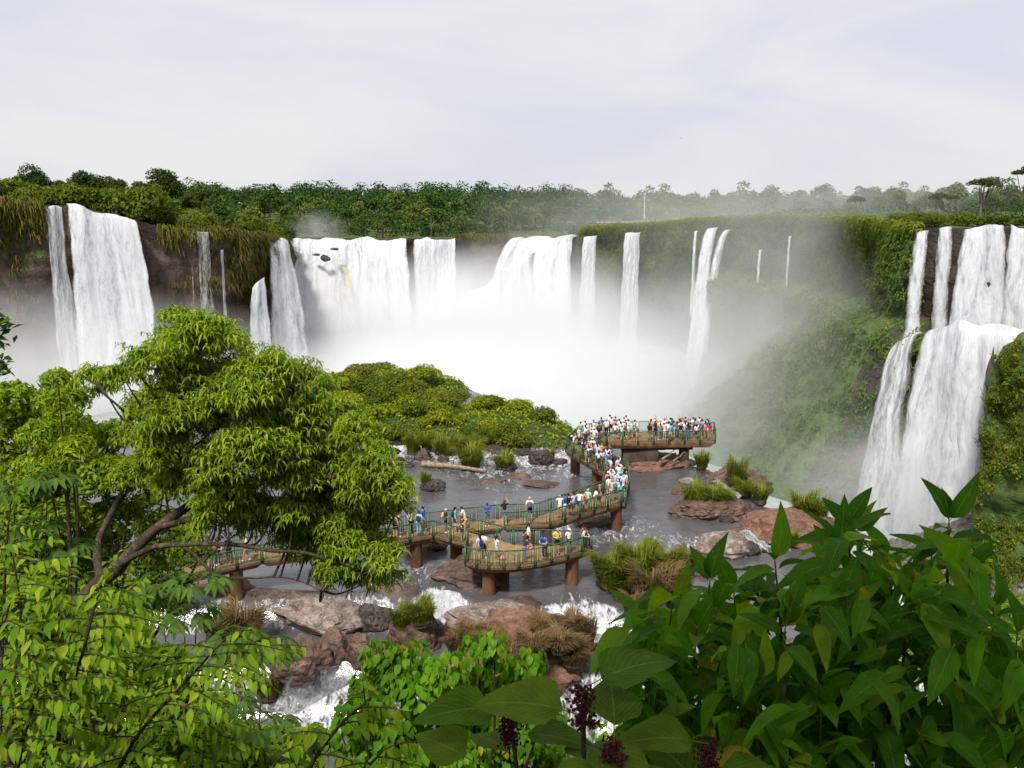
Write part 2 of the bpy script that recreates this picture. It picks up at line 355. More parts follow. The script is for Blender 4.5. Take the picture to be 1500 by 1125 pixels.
# ---- the rocky shelf with the river, and the near bank
EDGE = np.array([gr(*p)[:2] for p in ((1000, 668), (1030, 684), (1075, 702), (1130, 738), (1205, 752), (1235, 785), (1290, 860))] )
EDGE = np.vstack([[-90, 70], [-60, 84], [-42, 104], [-30, 128], [-16, 136], [-6, 124], [3, 110], [8, 96], EDGE, [26, 44], [32, 30], [50, 22], [90, 10]])
def edge_dist(x, y):
    """signed distance to the gorge edge, positive on the shelf"""
    best = np.full(np.shape(x), 1e9); sg = np.ones(np.shape(x))
    for a, b in zip(EDGE[:-1], EDGE[1:]):
        d = b-a; t = np.clip(((x-a[0])*d[0] + (y-a[1])*d[1])/(d@d), 0, 1)
        q = np.hypot(x-a[0]-t*d[0], y-a[1]-t*d[1]); side = d[0]*(y-a[1]) - d[1]*(x-a[0])
        m = q < best - 1e-6; best = np.where(m, q, best); sg = np.where(m, np.where(side > 0, -1, 1), sg)
    return best*sg
LIP = np.array([gr(*p)[:2] for p in ((-300, 905), (150, 885), (330, 880), (480, 874), (590, 872), (640, 868), (700, 888), (790, 892), (870, 888), (930, 898), (1050, 930), (1200, 960))])
def lip_y(x): return np.interp(x, LIP[:, 0], LIP[:, 1])
BANK = np.array([(-12, 22.8), (1.5, 22.2), (6, 18.6), (12, 13.6), (20, 7), (30, .6), (38, -5.2), (46, -6.2)])
def island(x, y):
    h = 0*x
    for px, py, rx, ry, hh in ((690, 632, 8.5, 6, 2.6), (600, 620, 9, 8, 2.6), (760, 634, 6, 5.5, 1.9), (540, 610, 11, 11, 2.2), (800, 640, 4, 5, 1.0)):
        c = gr(px, py); h = np.maximum(h, hh*np.exp(-(((x-c[0])/rx)**2 + ((y-c[1])/ry)**2)**2))
    c = at(565, 575, 124); h = np.maximum(h, 2.2*np.exp(-(((x-c[0])/10)**2 + ((y-124)/6)**2)**2))
    return h
RAPID = [(gr(612, 880)[0], gr(690, 880)[0]), (gr(800, 892)[0], gr(905, 892)[0])]
def in_rapid(x): return np.clip(sum(sstep(a-.6, a+.4, x)*sstep(b+.6, b-.4, x) for a, b in RAPID), 0, 1)
CASC = [(gr(440, 1000, -3)[0], gr(505, 1000, -3)[0]), (gr(865, 960, -3)[0], gr(895, 960, -3)[0])]
def terrain_z(x, y):
    x, y = np.asarray(x, float), np.asarray(y, float); P = np.stack([x, y, 0*x], -1)
    n = fbm(P*.11, 5, .55); n2 = fbm(P*.6 + 40, 3)
    sh = -.42 + .55*n + .14*n2
    sh = np.where(sh > 0, sh*.55, sh) + island(x, y)
    low = -2.3 + .7*n + .2*n2
    sh = sh + .75*np.exp(-((y-lip_y(x)-.4)/1.1)**2)*(1-in_rapid(x))*(.7+n)
    z = low + (sh-low)*sstep(-.9, .5, y - lip_y(x) + .5*n2) + .9*np.exp(-((y-lip_y(x)+5)/1.0)**2)*(1-np.clip(sum(sstep(a-1, a, x)*sstep(b+1, b, x) for a, b in CASC), 0, 1))*(.6+n)
    z = z + (-5.8 + .5*n - z)*sstep(5.0, 7.0, lip_y(x) - y + .8*n)
    bk = np.interp(y, BANK[:, 0], BANK[:, 1]) + .5*n
    z = np.where(y < 46, np.maximum(bk, np.where(y > 36, z, -99)), z)
    e = edge_dist(x, y) + 1.4*n
    tal = -23 + 15*sstep(36, 70, x)*sstep(60, 85, y)*sstep(130, 105, y) + .5*n2
    return np.where(e > 0, z, tal + (z - tal)*np.exp(-np.maximum(-e, 0)/2.2))
gx = np.arange(-78, 92, .6); gy = np.arange(-12, 141, .55)
GX, GY = np.meshgrid(gx, gy, indexing='ij')
ter = tag(link('river_shelf', mesh('river_shelf', np.stack([GX, GY, terrain_z(GX, GY)], -1).reshape(-1, 3), grid_faces(len(gx), len(gy))[:, ::-1], True), M['bed']), kind='structure')
ter.data.materials.append(M['bank']); ter.data.materials.append(M['talus'])
fc = grid_faces(len(gx), len(gy)); cx_, cy_ = GX.ravel()[fc].mean(1), GY.ravel()[fc].mean(1)
mi = np.where(cy_ < 44, 1, 0); mi = np.where((cx_ > 34) & (cy_ > 50), 2, mi); mi = np.where((island(cx_, cy_) > .45), 1, mi)
ter.data.polygons.foreach_set('material_index', mi.astype(np.int32))
# river sheet on the shelf, ending at the lips
def sheet(name, mat, z, x0, x1, y0, y1, keep, step=.8, amp=.05, foam=None):
    X, Y = np.meshgrid(np.arange(x0, x1, step), np.arange(y0, y1, step), indexing='ij')
    P = np.stack([X, Y, 0*X], -1); V = np.stack([X, Y, z + amp*fbm(P*.5, 3)], -1).reshape(-1, 3)
    f = grid_faces(*X.shape)[:, ::-1]; c = V[f].mean(1); f = f[keep(c[:, 0], c[:, 1])]
    us, inv = np.unique(f, return_inverse=True)
    V = V[us]; fo = foam(V[:, 0], V[:, 1]) if foam else np.zeros(len(V))
    return tag(link(name, mesh(name, V, inv.reshape(-1, 4), True, attrs={'foam': fo}), mat), kind='structure')
FOAM = [(gr(a, b), r, s) for a, b, r, s in ((640, 878, 2.0, .55), (845, 893, 2.4, .55), (700, 620, 14, .42), (560, 655, 7, .62), (690, 668, 8, .5), (790, 672, 6, .6), (740, 690, 9, .4), (830, 690, 5, .4), (870, 770, 6, .5), (1010, 800, 4, .45),
        (1120, 790, 3, .6), (1060, 740, 4, .35), (600, 840, 5, .35), (700, 840, 4, .45), (560, 870, 4, .4))]
def foam_at(x, y):
    f = 0*x
    for c, r, s in FOAM: f = np.maximum(f, s*np.exp(-((x-c[0])**2 + (y-c[1])**2)/r**2))
    return f
def river_z(x, y):
    d = y - lip_y(x)
    return -1.55 + 1.55*sstep(-1.5, .5, d) - 3.0*sstep(-5.4, -6.6, d)
def river_foam(x, y):
    d = y - lip_y(x); f = foam_at(x, y)
    f = np.maximum(f, in_rapid(x)*sstep(1.2, .2, d)*sstep(-3.2, -1.0, d)*.6)
    f = np.maximum(f, .55*sstep(-4.9, -5.5, d)*sstep(-9.5, -7, d)*sum(sstep(a-1.5, a, x)*sstep(b+1.5, b, x) for a, b in CASC))
    f = np.maximum(f, .44*np.maximum(sstep(-7.2, -6.4, d)*sstep(-4.8, -5.4, d), sstep(-2.0, -1.3, d)*sstep(.9, .3, d)))
    return np.maximum(f, .12*sstep(-1, -3, d))
rv = sheet('river', M['river'], 0, -76, 40, 37, 136, lambda x, y: (edge_dist(x, y) > -.4), .5, .05, river_foam)
_v = np.zeros(len(rv.data.vertices)*3, np.float32); rv.data.vertices.foreach_get('co', _v); _v = _v.reshape(-1, 3)
_PP = np.c_[_v[:, :2], 0*_v[:, 0]]; _f = river_foam(_v[:, 0], _v[:, 1])
_v[:, 2] += river_z(_v[:, 0], _v[:, 1]) + np.clip(_f-.3, 0, 1)*.45*fbm(_PP*1.6, 4) - 3.5*sstep(1.2, -.6, edge_dist(_v[:, 0], _v[:, 1]))
rv.data.vertices.foreach_set('co', _v.ravel()); rv.data.update()
# ================================================================== WATERFALLS
def fall(label, lip_px, zbot, outdir, throw=4, mat='fall', layers=1, fan=0.0, back=1.5, amp=.45, parent=None, name='waterfall', fray=1.2, step=.45, group=None, off=.9, nv=46, body0=1.0):
    L = np.array([at(*p) for p in lip_px]); d0 = name and 0; d = np.r_[0, np.cumsum(np.linalg.norm(np.diff(L, axis=0), axis=1))]
    nu = max(5, int(d[-1]/step)); s = np.linspace(0, d[-1], nu); P = np.stack([np.interp(s, d, L[:, k]) for k in range(3)], 1)
    P[:, 2] += (.9 if len(lip_px) > 2 else .25)*fbm(np.stack([s*.16 + P[:, 0]*.01, 0*s, 0*s + len(label)], 1), 4)
    od = np.array(outdir, float); od /= np.linalg.norm(od)
    V, UV, B, Fc, n = [], [], [], [], 0
    for ly in range(layers):
        vv = np.r_[np.linspace(-1, 0, 4)[:-1], np.linspace(0, 1, nv)**1.25]
        zb = zbot + (0 if np.isscalar(zbot) else 0); H = P[:, 2] - zb
        drop = np.clip(vv, 0, 1)[None]*H[:, None]
        thr = throw*(1 + .3*fbm(np.stack([s*.12 + ly*7, 0*s, 0*s], 1), 3))[:, None]
        o = np.where(vv[None] < 0, vv[None]*back, thr*np.sqrt(drop/np.maximum(H.max(), 1))) + off + ly*.7
        st = fbm(np.stack([np.broadcast_to(s[:, None]*.9, drop.shape), drop*.035, np.full(drop.shape, ly*5.3)], -1), 4)
        o = o + .5*amp*st*np.clip(.25 + drop/6, 0, 1)
        cen = (s - s.mean())[:, None]*fan*drop/np.maximum(H.max(), 1) + .55*min(1.3, .12*d[-1] + .2)*fbm(np.stack([np.broadcast_to(s[:, None]*.35, drop.shape), drop*.14, np.full(drop.shape, ly*3.1)], -1), 3)*np.clip(drop/5, 0, 1)
        tx, ty = -od[1], od[0]
        if (L[-1]-L[0])[0]*tx + (L[-1]-L[0])[1]*ty < 0: tx, ty = -tx, -ty
        x = P[:, 0:1] + od[0]*o + tx*cen; y = P[:, 1:2] + od[1]*o + ty*cen; z = P[:, 2:3] - drop + .12*np.clip(-vv[None], 0, 1)
        V.append(np.stack([x, y, z], -1).reshape(-1, 3))
        UV.append(np.stack([np.broadcast_to(s[:, None] + ly*31.7, drop.shape), drop + ly*13], -1).reshape(-1, 2))
        eb = np.clip(np.minimum(s, d[-1]-s)/fray + .12, 0, 1)[:, None]*np.ones_like(drop)
        B.append((eb*body0).ravel())
        Fc.append(grid_faces(nu, len(vv)) + n); n += V[-1].shape[0]
    o_ = link(name, mesh(name, np.vstack(V), np.vstack(Fc), True, np.vstack(UV), {'body': np.concatenate(B)}), M[mat], parent)
    if parent is None: tag(o_, label, 'waterfall', group)
    return o_
# left cliff
fall('broad white waterfall pouring off the bushy cliff left of the big green tree', [(92, 302, 198), (120, 305, 199), (160, 313, 202), (200, 325, 205)], -19, (.75, -1), 6.5, 'fall_thick', 2, .35, amp=.6)
fall('ragged thin strands of water beside the broad white waterfall over dark rock', [(64, 306, 195.5), (78, 306, 196.5), (94, 308, 198)], -18, (.5, -1), 2.5, 'fall_thin', 1, .3, fray=.6)
fall('narrow water thread on the brown cliff, beside the dripping veil', [(278, 345, 211.5), (284, 345, 211.8)], -16, (.15, -1), 1.0, 'fall_thin', 1, fray=.3, off=2.0, body0=.85)
fall('faint dripping veil of water over the dark hollow in the brown cliff', [(288, 338, 212), (312, 340, 214)], -16, (.15, -1), 1.2, 'fall_veil', 1, fray=.5, off=2.2)
fall('single bright water thread falling close by the shaggy overhanging cliff grass', [(324, 366, 216), (331, 366, 217)], -16, (.15, -1), .9, 'fall_thin', 1, fray=.35, off=2.6)
fall('white waterfall shooting round the end of the shaggy brown cliff', [(384, 352, 236), (400, 350, 240), (417, 351, 245)], -19, (.5, -1), 8, 'fall_thick', 2, .7, off=4.5, fray=1.6)
fall('small white waterfall in the shade under the shaggy cliff end', [(370, 424, 225), (380, 412, 227), (391, 402, 230)], -19, (.2, -1), 4.5, 'fall_thick', 2, .8, off=4.5)
# the throat
big = thing('waterfall', 'huge white curtain waterfall at the head of the gorge with an olive streak', 'waterfall')
fall('', [(424, 350, 297), (470, 350, 300), (520, 350, 303), (560, 350, 304), (598, 350, 305)], -20, (.1, -1), 14, 'fall_thick', 2, .1, back=4, amp=1.2, parent=big, name='curtain', off=2.5)
fall('', [(478, 386, 292), (500, 387, 292.5), (520, 389, 293)], -3, (.55, -1), 8, 'fall_olive', 1, .2, back=1, amp=.5, parent=big, name='olive_tongue', off=1.2, fray=5, nv=30, body0=.9)
fall('straight strand-like curtain waterfall next to the dark wet cliff', [(604, 350, 305.5), (640, 350, 307), (670, 349, 308.5)], -20, (.05, -1), 3.5, 'fall', 2, 0, back=4, amp=.7, off=2.0)
bg2 = thing('waterfall', 'wide foaming waterfall spilling over a step beside the misty green cliff', 'waterfall')
fall('', [(752, 348, 334), (800, 347, 333), (846, 347, 329)], -20, (-.35, -1), 22, 'fall_thick', 2, .55, back=5, amp=1.4, parent=bg2, name='curtain', off=2.0)
fall('', [(666, 452, 300), (690, 428, 303), (712, 420, 305), (735, 398, 309), (760, 388, 314), (785, 366, 320)], -20, (-.3, -1), 6, 'fall_thick', 2, .25, back=6, amp=1.4, parent=bg2, name='lower_curtain', off=2, fray=3)
# right cliff threads
for lab, lip, th, mt, zb in (
    ('pale water ribbons fading into mist next to the wide foaming waterfall', [(862, 347, 318), (882, 345, 313)], 2, 'fall_thin', -20),
    ('bundle of fine water threads on the misty green cliff', [(922, 341, 303), (945, 341, 297)], 1.5, 'fall_thin', -20),
    ('hair-thin water thread just beside the forked white waterfall', [(1022, 338, 267), (1029, 338, 266)], 1.2, 'fall_thin', -6),
    ('short curved water thread low on the misty green cliff', [(1115, 366, 234), (1122, 366, 233)], .6, 'fall_thin', -2),
    ('straight lone water thread on the green cliff towards the near falls', [(1158, 346, 216), (1165, 346, 215)], .5, 'fall_thin', -2)):
    fall(lab, lip, zb, (-.45, -1), th + .8, mt, 2, .2, fray=.5, off=4.6, step=.25)
fk = thing('waterfall', 'forked white waterfall on the green cliff, two streams meeting lower down', 'waterfall')
fall('', [(1044, 334, 263), (1062, 333, 259)], -20, (-.75, -1), 9, 'fall_thick', 2, .5, parent=fk, name='stream', off=3.2, fray=1.0)
fall('', [(1073, 336, 254), (1084, 336, 252)], -14, (-1.1, -1), 9, 'fall_thick', 2, .8, parent=fk, name='stream', off=3.2, fray=1.0)
# right-hand falls, two steps
ZL = 5.0
fall('slanting white waterfall at the mossy corner, first of the near ledge falls', [(1338, 342, 139), (1368, 338, 136.8)], ZL, (-.55, -1), 4.5, 'fall_thick', 2, .4, fray=1.4)
fall('narrow white waterfall between two others above the near rock ledge', [(1368, 335, 136.3), (1398, 333, 134)], ZL, (-.35, -1), 3, 'fall_thick', 2, .3, fray=1.2)
fall('thick white waterfall plunging onto the near rock ledge, widest of the row', [(1408, 334, 132.2), (1440, 333, 129.6), (1474, 333, 126.6)], ZL, (-.45, -1), 4.5, 'fall_thick', 2, .5, fray=.9)
fall('ragged white waterfall with dark rock showing behind, last above the near ledge', [(1474, 334, 126.5), (1500, 333, 124), (1560, 332, 119)], ZL, (-.4, -1), 3, 'fall', 2, .2, fray=.8)
fall('great white lower waterfall thundering off the near rock ledge into the mist', [(1342, 506, 128), (1358, 492, 126.5), (1385, 486, 124), (1408, 474, 121.5), (1436, 486, 118.5), (1462, 480, 116), (1520, 490, 111)], -20, (-.5, -1), 6, 'fall_thick', 2, .3, back=6, amp=1.6, off=1.2, fray=2.5)
fall('thin white cascade fanning down the dark rock beside the great lower waterfall', [(1304, 512, 135), (1316, 500, 133), (1334, 498, 130.5), (1356, 492, 128)], -20, (-.8, -1), 9, 'fall', 1, .6, back=3, off=1.0, amp=1.4, fray=2.2)
# ================================================================== MIST
def mist(center, rad, dens, seed, nsc=.05, power=1.2, contrast=1.75, zfade=None):
    m, t, o = newmat('mist_air'); c = obco(t)
    ln = t.nodes.new('ShaderNodeVectorMath'); ln.operation = 'LENGTH'; t.links.new(c, ln.inputs[0])
    fall_ = math_(t, 'POWER', math_(t, 'SUBTRACT', 1.0, ln.outputs['Value'], clamp=True), power)
    sc = t.nodes.new('ShaderNodeMapping'); sc.inputs['Scale'].default_value = tuple(r*nsc for r in rad); sc.inputs['Location'].default_value = (seed*3.1, seed*1.7, seed)
    t.links.new(c, sc.inputs['Vector']); nn = noise(t, sc.outputs[0], 1, 3, .6, .4)
    k = math_(t, 'MULTIPLY', math_(t, 'SUBTRACT', nn, .5 - .5/contrast), contrast, clamp=True)
    pv = t.nodes.new('ShaderNodeVolumePrincipled'); pv.inputs['Color'].default_value = (.955, .96, .972, 1); pv.inputs['Anisotropy'].default_value = .15
    t.links.new(math_(t, 'MULTIPLY', math_(t, 'MULTIPLY', fall_, k), dens), pv.inputs['Density'])
    t.links.new(pv.outputs[0], o.inputs['Volume']); m.cycles.volume_step_rate = .55
    bm = bmesh.new(); bmesh.ops.create_icosphere(bm, subdivisions=3, radius=1.0); me = bpy.data.meshes.new('mist'); bm.to_mesh(me); bm.free(); me.materials.append(m)
    ob = link('mist', me, None, None, tuple(center), None, rad)
    return tag(ob, 'white spray hanging in the gorge', 'mist', kind='stuff')
mist(at(640, 540, 262), (80, 36, 36), .23, 1, .05)
mist(at(760, 515, 260), (46, 40, 36), .14, 2, .05)
mist(at(925, 620, 185), (52, 46, 36), .065, 3, .04)
mist(at(1140, 640, 152), (46, 30, 34), .055, 4, .06)
mist(at(1150, 440, 185), (46, 26, 36), .045, 9, .06)
mist(at(700, 575, 212), (78, 60, 15), .17, 10, .06)
mist(at(1290, 294, 400), (75, 40, 16), .02, 11, .05)
mist(at(1350, 715, 118), (24, 9, 12), .22, 5, .1)
mist(at(60, 560, 172), (60, 20, 20), .14, 6, .06)
mist(at(970, 318, 335), (80, 30, 22), .035, 7, .05)
mist(at(462, 345, 306), (12, 6, 10), .16, 8, .1)
# ================================================================== PLANT SHAPES
def leaf_quads(c, nrm_, size, rng, aspect=.55, droop=None):
    """one pointed four-cornered leaf per row: centre, facing, length"""
    n = len(c); nrm_ = nrm_/(np.linalg.norm(nrm_, axis=1)[:, None] + 1e-9)
    t = rng.normal(size=(n, 3)); t -= (t*nrm_).sum(1)[:, None]*nrm_
    if droop is not None: t = t*(1-droop) + np.array([0, 0, -1])*droop; t -= (t*nrm_).sum(1)[:, None]*nrm_
    t /= np.linalg.norm(t, axis=1)[:, None] + 1e-9; b = np.cross(nrm_, t)
    L = (size*rng.uniform(.65, 1.3, n))[:, None]; Wd = L*aspect*.5
    v = np.stack([c - t*L*.5, c - b*Wd + nrm_*L*.06, c + t*L*.5 - nrm_*L*.1, c + b*Wd + nrm_*L*.06], 1)
    return v.reshape(-1, 3), np.arange(n*4).reshape(n, 4)
def blob_leaves(blobs, n, size, rng, aspect=.6, up=.35, fill=.35, droop=None):
    """leaves through the outer shell of several lobes; blobs rows: x y z rx ry rz"""
    B = np.asarray(blobs, float); wt = (B[:, 3]*B[:, 4] + B[:, 4]*B[:, 5])**1.0; k = rng.choice(len(B), n, p=wt/wt.sum())
    d = rng.normal(size=(n, 3)); d /= np.linalg.norm(d, axis=1)[:, None]; d[:, 2] = np.where(d[:, 2] < -.45, -d[:, 2], d[:, 2])
    r = 1 - fill*rng.uniform(0, 1, n)**1.6
    lump = 1 + .22*fbm(d*2.3 + k[:, None]*3.7, 3)
    c = B[k, :3] + d*(B[k, 3:6]*(r*lump)[:, None])
    return leaf_quads(c, d + np.array([0, 0, up]) + rng.normal(size=(n, 3))*.55, size, rng, aspect, droop)
def lobes(rng, h, wd, n, flat=.6, base=.45):
    B = []
    for k in range(n):
        a = rng.uniform(0, 6.28); r = wd*.34*math.sqrt(rng.uniform(0, 1)); q = rng.uniform(.6, 1)
        z = h*(base + (1-base)*(.35 + .45*(1-(r/(wd*.36))**2)*rng.uniform(.6, 1.1)))
        B.append([r*math.cos(a), r*math.sin(a), z, wd*.24*q, wd*.24*q, wd*.24*q*flat])
    return B
TREES = []
M['far_leaf'] = leafmat('forest_leaf', [(.1, (.02, .048, .012)), (.4, (.045, .088, .015)), (.65, (.078, .12, .02)), (.9, (.15, .15, .04))], .2, .6, ov=.55, ns=.11)
M['rim_leaf'] = leafmat('rim_tree_leaf', [(0, (.016, .034, .006)), (.4, (.032, .055, .008)), (.75, (.055, .072, .012)), (1, (.09, .085, .02))], .25, .55, ov=.45)
M['olive_leaf'] = leafmat('olive_shrub_leaf', [(0, (.045, .07, .007)), (.4, (.085, .115, .010)), (.8, (.13, .15, .014)), (1, (.18, .14, .03))], .3, .55, ov=.45)
M['bright_leaf'] = leafmat('bright_shrub_leaf', [(0, (.10, .135, .007)), (.4, (.17, .215, .009)), (.8, (.23, .265, .013)), (1, (.33, .3, .03))], .35, .5)
M['grass'] = leafmat('grass_blade', [(0, (.075, .115, .010)), (.45, (.13, .175, .012)), (.8, (.19, .21, .02)), (1, (.26, .2, .06))], .3, .6)
M['dry_grass'] = leafmat('dry_grass_blade', [(0, (.10, .055, .03)), (.4, (.17, .10, .05)), (.75, (.22, .14, .075)), (1, (.17, .16, .04))], .25, .7)
M['cliff_grass'] = leafmat('cliff_grass_blade', [(0, (.04, .04, .010)), (.35, (.075, .085, .012)), (.65, (.115, .115, .016)), (.85, (.14, .095, .035)), (1, (.15, .075, .04))], .25, .7, ns=.2)
M['wet_grass'] = leafmat('wet_grass_blade', [(0, (.035, .07, .012)), (.4, (.055, .105, .016)), (.75, (.085, .14, .018)), (1, (.11, .15, .03))], .25, .6)
def barkmat(name, a, b):
    m, t, o = newmat(name); v = pos(t); n = noise(t, v, 7, 7, .7, .3, sc=(1, 1, .5)); n2 = noise(t, v, 26, 4, .7)
    c = ramp(t, math_(t, 'MULTIPLY_ADD', n2, .4, math_(t, 'MULTIPLY', n, .6)), [(.36, a), (.52, b), (.62, tuple(min(1, x*2.6) for x in b))])
    princ(t, o, c, .85, bump(t, n2, .8, .02), .2); return m
M['bark'] = barkmat('grey_bark', (.018, .013, .008), (.05, .037, .024))
M['bark_far'] = barkmat('far_bark', (.04, .035, .028), (.09, .08, .065))
def tree_mesh(seed, h, wd, nl, size, nlobe=9, flat=.65, base=.4, lean=0):
    rng = np.random.RandomState(seed); B = lobes(rng, h, wd, nlobe, flat, base)
    for b in B: b[0] += lean*b[2]/h*wd
    cv, cf = blob_leaves(B, nl, size, rng)
    parts = [tube(curve([(0, 0, -1.5), (rng.uniform(-.2, .2), 0, h*.25), (lean*.5*wd, 0, h*.6)], 4), [wd*.035]*4 + [wd*.025]*4 + [wd*.015], 5)]
    for b in B[:6]: parts.append(tube(curve([(lean*.2*wd, 0, h*.3), ((b[0])*.5, b[1]*.5, h*.45), (b[0], b[1], b[2])], 3), [wd*.018]*3 + [wd*.013]*3 + [.03], 4))
    tv, tf = join(parts)
    return mesh('crown', cv, cf), mesh('trunk', tv, tf, True)
def place_tree(me, loc, s, rz, label, group, mat, name='tree', bark='bark_far', sz=None, cat='tree'):
    t = thing(name, label, cat, tuple(loc), rz, group); t.scale = (s, s, (sz or s))
    c = link('crown', me[0], mat, t); link('trunk', me[1], M[bark], t); return t
# ---- far forest
rf = random.Random(11)
VAR = [tree_mesh(100+k, 11.5+rf.uniform(-2, 4.5), 9.5+rf.uniform(-1.5, 3), 700, .95, 12, .8, .05) for k in range(8)]
EMG = [tree_mesh(140+k, 16+k*1.5, 9.5, 560, .9, 9, .6, .45) for k in range(3)]
cand = []
for _ in range(4000):
    px = rf.uniform(240, 1560); D = rf.uniform(312, 640) if px < 870 else rf.uniform(390, 560)
    x = (px-750)/F*D; z = plateau_z(x, D)
    d = np.hypot(rim[:, 0]-x, rim[:, 1]-D).min()
    if d < (26 if 660 < px < 870 else 8 if px < 850 else 60): continue
    cand.append((D, px, x, z))
cand.sort(); chosen = []; cell = {}
for D, px, x, z in cand:
    key = (int(x//7.6), int(D//17))
    if key in cell: continue
    cell[key] = 1; chosen.append((D, px, x, z))
chosen = chosen[:]
def vis_rank(c): return c[0] - (0 if c[1] < 870 else 60)
chosen.sort(key=vis_rank); near = chosen[:285]; rest = chosen[285:]
for D, px, x, z in near:
    e = rf.random() < .3 and D > 430 and px < 820; v = rf.choice(EMG if e else VAR); s = rf.uniform(.6, 1.35)*(1.12 if e else 1)*(1 if D > 370 else .72)*(1.25 if D > 500 and rf.random() < .4 else 1)
    sw = 'large' if s > 1.12 else 'mid-sized' if s > .85 else 'small'; pl = ('at the water end of the far wood' if D < 365 else 'in the middle of the wooded hillside' if D < 480 else 'near the crest of the wooded hillside') if px < 870 else ('in the nearer rows of the hazy wood beyond the right cliff' if D < 470 else 'in the back rows of the hazy wood beyond the right cliff')
    lab = 'tall forest tree standing above the canopy beyond the falls' if e else f'{sw} rounded forest tree {pl}'
    place_tree(v, (x, D, z-.5), s, rf.uniform(0, 6.28), lab, 'emergent forest trees' if e else ('forest trees on the far hillside' if px < 870 else 'forest trees behind the right cliff'), M['far_leaf'], 'forest_tree')
rng = np.random.RandomState(5)
V_, F_ = [], []
for D, px, x, z in rest + [(rf.uniform(600, 1500), 0, rf.uniform(-700, 900), 21) for _ in range(700)]:
    q = (rf.uniform(.5, .95) if rf.random() < .82 else rf.uniform(.95, 1.25))*(.85 if x > 40 else 1); v, f = blob_leaves([[x, D, z+5*q, 5.5*q, 5.5, 5.2*q], [x+rf.uniform(-3, 3), D, z+8.5*q, 4*q, 4, 3.4*q]], 170, 1.35, rng); V_.append(v); F_.append(f)
n = 0
for k in range(len(F_)): F_[k] = F_[k] + n; n += len(V_[k])
for k in range(420):
    px = 220 + k*3.4; D = rf.uniform(560, 660); hz = 20 + (3 if px < 900 else -2) + 7.5*float(fbm(np.array([[px*.021, 0, 3.3]]), 3)[0]) + rf.uniform(-2.5, 3.5); rr_ = rf.uniform(3.0, 8); v, f = blob_leaves([[(px-750)/F*D, D, hz, rr_, 5, rr_*1.1], [(px-750)/F*D, D+4, 18, 6, 5, 6]], 110, 1.5, rng); V_.append(v); F_.append(f + n); n += len(v)
for k in range(330):
    px = rf.uniform(285, 1500); i = min(range(iA, nU, 3), key=lambda q: abs(topx(rim[q])[0]-px)) if px > 430 else iA; b = rf.uniform(7, 60) if px < 860 else rf.uniform(60, 150)
    x, y = rim[i, :2] + dr[i]*b; z = plateau_z(x, y); rr_ = rf.uniform(1.6, 3.6); v, f = blob_leaves([[x, y, z + rr_*.5, rr_*1.3, rr_, rr_]], 90, .75, rng); V_.append(v); F_.append(f + n); n += len(v)
tag(link('far_wood', mesh('far_wood', np.vstack(V_), np.vstack(F_)), M['far_leaf']), 'far-off dark green wood along the horizon', 'forest', kind='stuff')
# leaning bare-topped tree, crown of flat-topped trees at the right rim
ln = tree_mesh(171, 15, 7, 260, .9, 6, .8, .55, lean=.9)
p = at(1178, 296, 420); place_tree(ln, (p[0], 420, 19), 1.0, 0, 'leaning forest tree sticking up alone over the far right wood', None, M['far_leaf'], 'leaning_tree')
for px, D, wd, h, sd, lab in ((1425, 235, 12, 10, 181, 'flat spreading tree on the skyline above the near ledge falls'), (1488, 205, 7.5, 12.5, 182, 'tall airy tree on the skyline beside the flat spreading tree'), (1370, 250, 7, 7, 183, 'low round tree beside the flat spreading tree on the skyline'), (1245, 330, 8, 9, 184, 'small umbrella-shaped tree on the skyline over the green rim')):
    x = (px-750)/F*D; me = tree_mesh(sd, h, wd, 1500, .5, 9, .45, .55)
    place_tree(me, (x, D, plateau_z(x, D)), 1, .6, lab, None, M['rim_leaf'], 'skyline_tree')
# ---- shrubs and trees on the left rim
def shrub_mesh(seed, r, h, nl, size, nlobe=7, aspect=.5):
    rng = np.random.RandomState(seed); B = [[0, 0, h*.45, r*.72, r*.72, h*.5]]
    for k in range(nlobe):
        a = rng.uniform(0, 6.28); q = r*rng.uniform(.35, .72); B.append([q*math.cos(a), q*math.sin(a), h*rng.uniform(.28, .66), r*.42, r*.42, h*.34])
    v, f = blob_leaves(B, nl, size, rng, aspect); v[:, 2] = np.maximum(v[:, 2], -.3)
    parts = []
    for k in range(6):
        a = rng.uniform(0, 6.28); parts.append(tube(curve([(0, 0, -.4), (.2*r*math.cos(a), .2*r*math.sin(a), h*.25), (.6*r*math.cos(a), .6*r*math.sin(a), h*.7)], 3), [r*.035]*3 + [r*.02]*3 + [r*.008], 4))
    tv, tf = join(parts); return mesh('foliage', v, f), mesh('stem', tv, tf, True)
def place_shrub(me, loc, s, rz, label, group, mat, sz=None, name='shrub'):
    t = thing(name, label, 'shrub', tuple(loc), rz, group); t.scale = (s, s, sz or s)
    link('foliage', me[0], mat, t); link('stem', me[1], M['bark'], t); return t
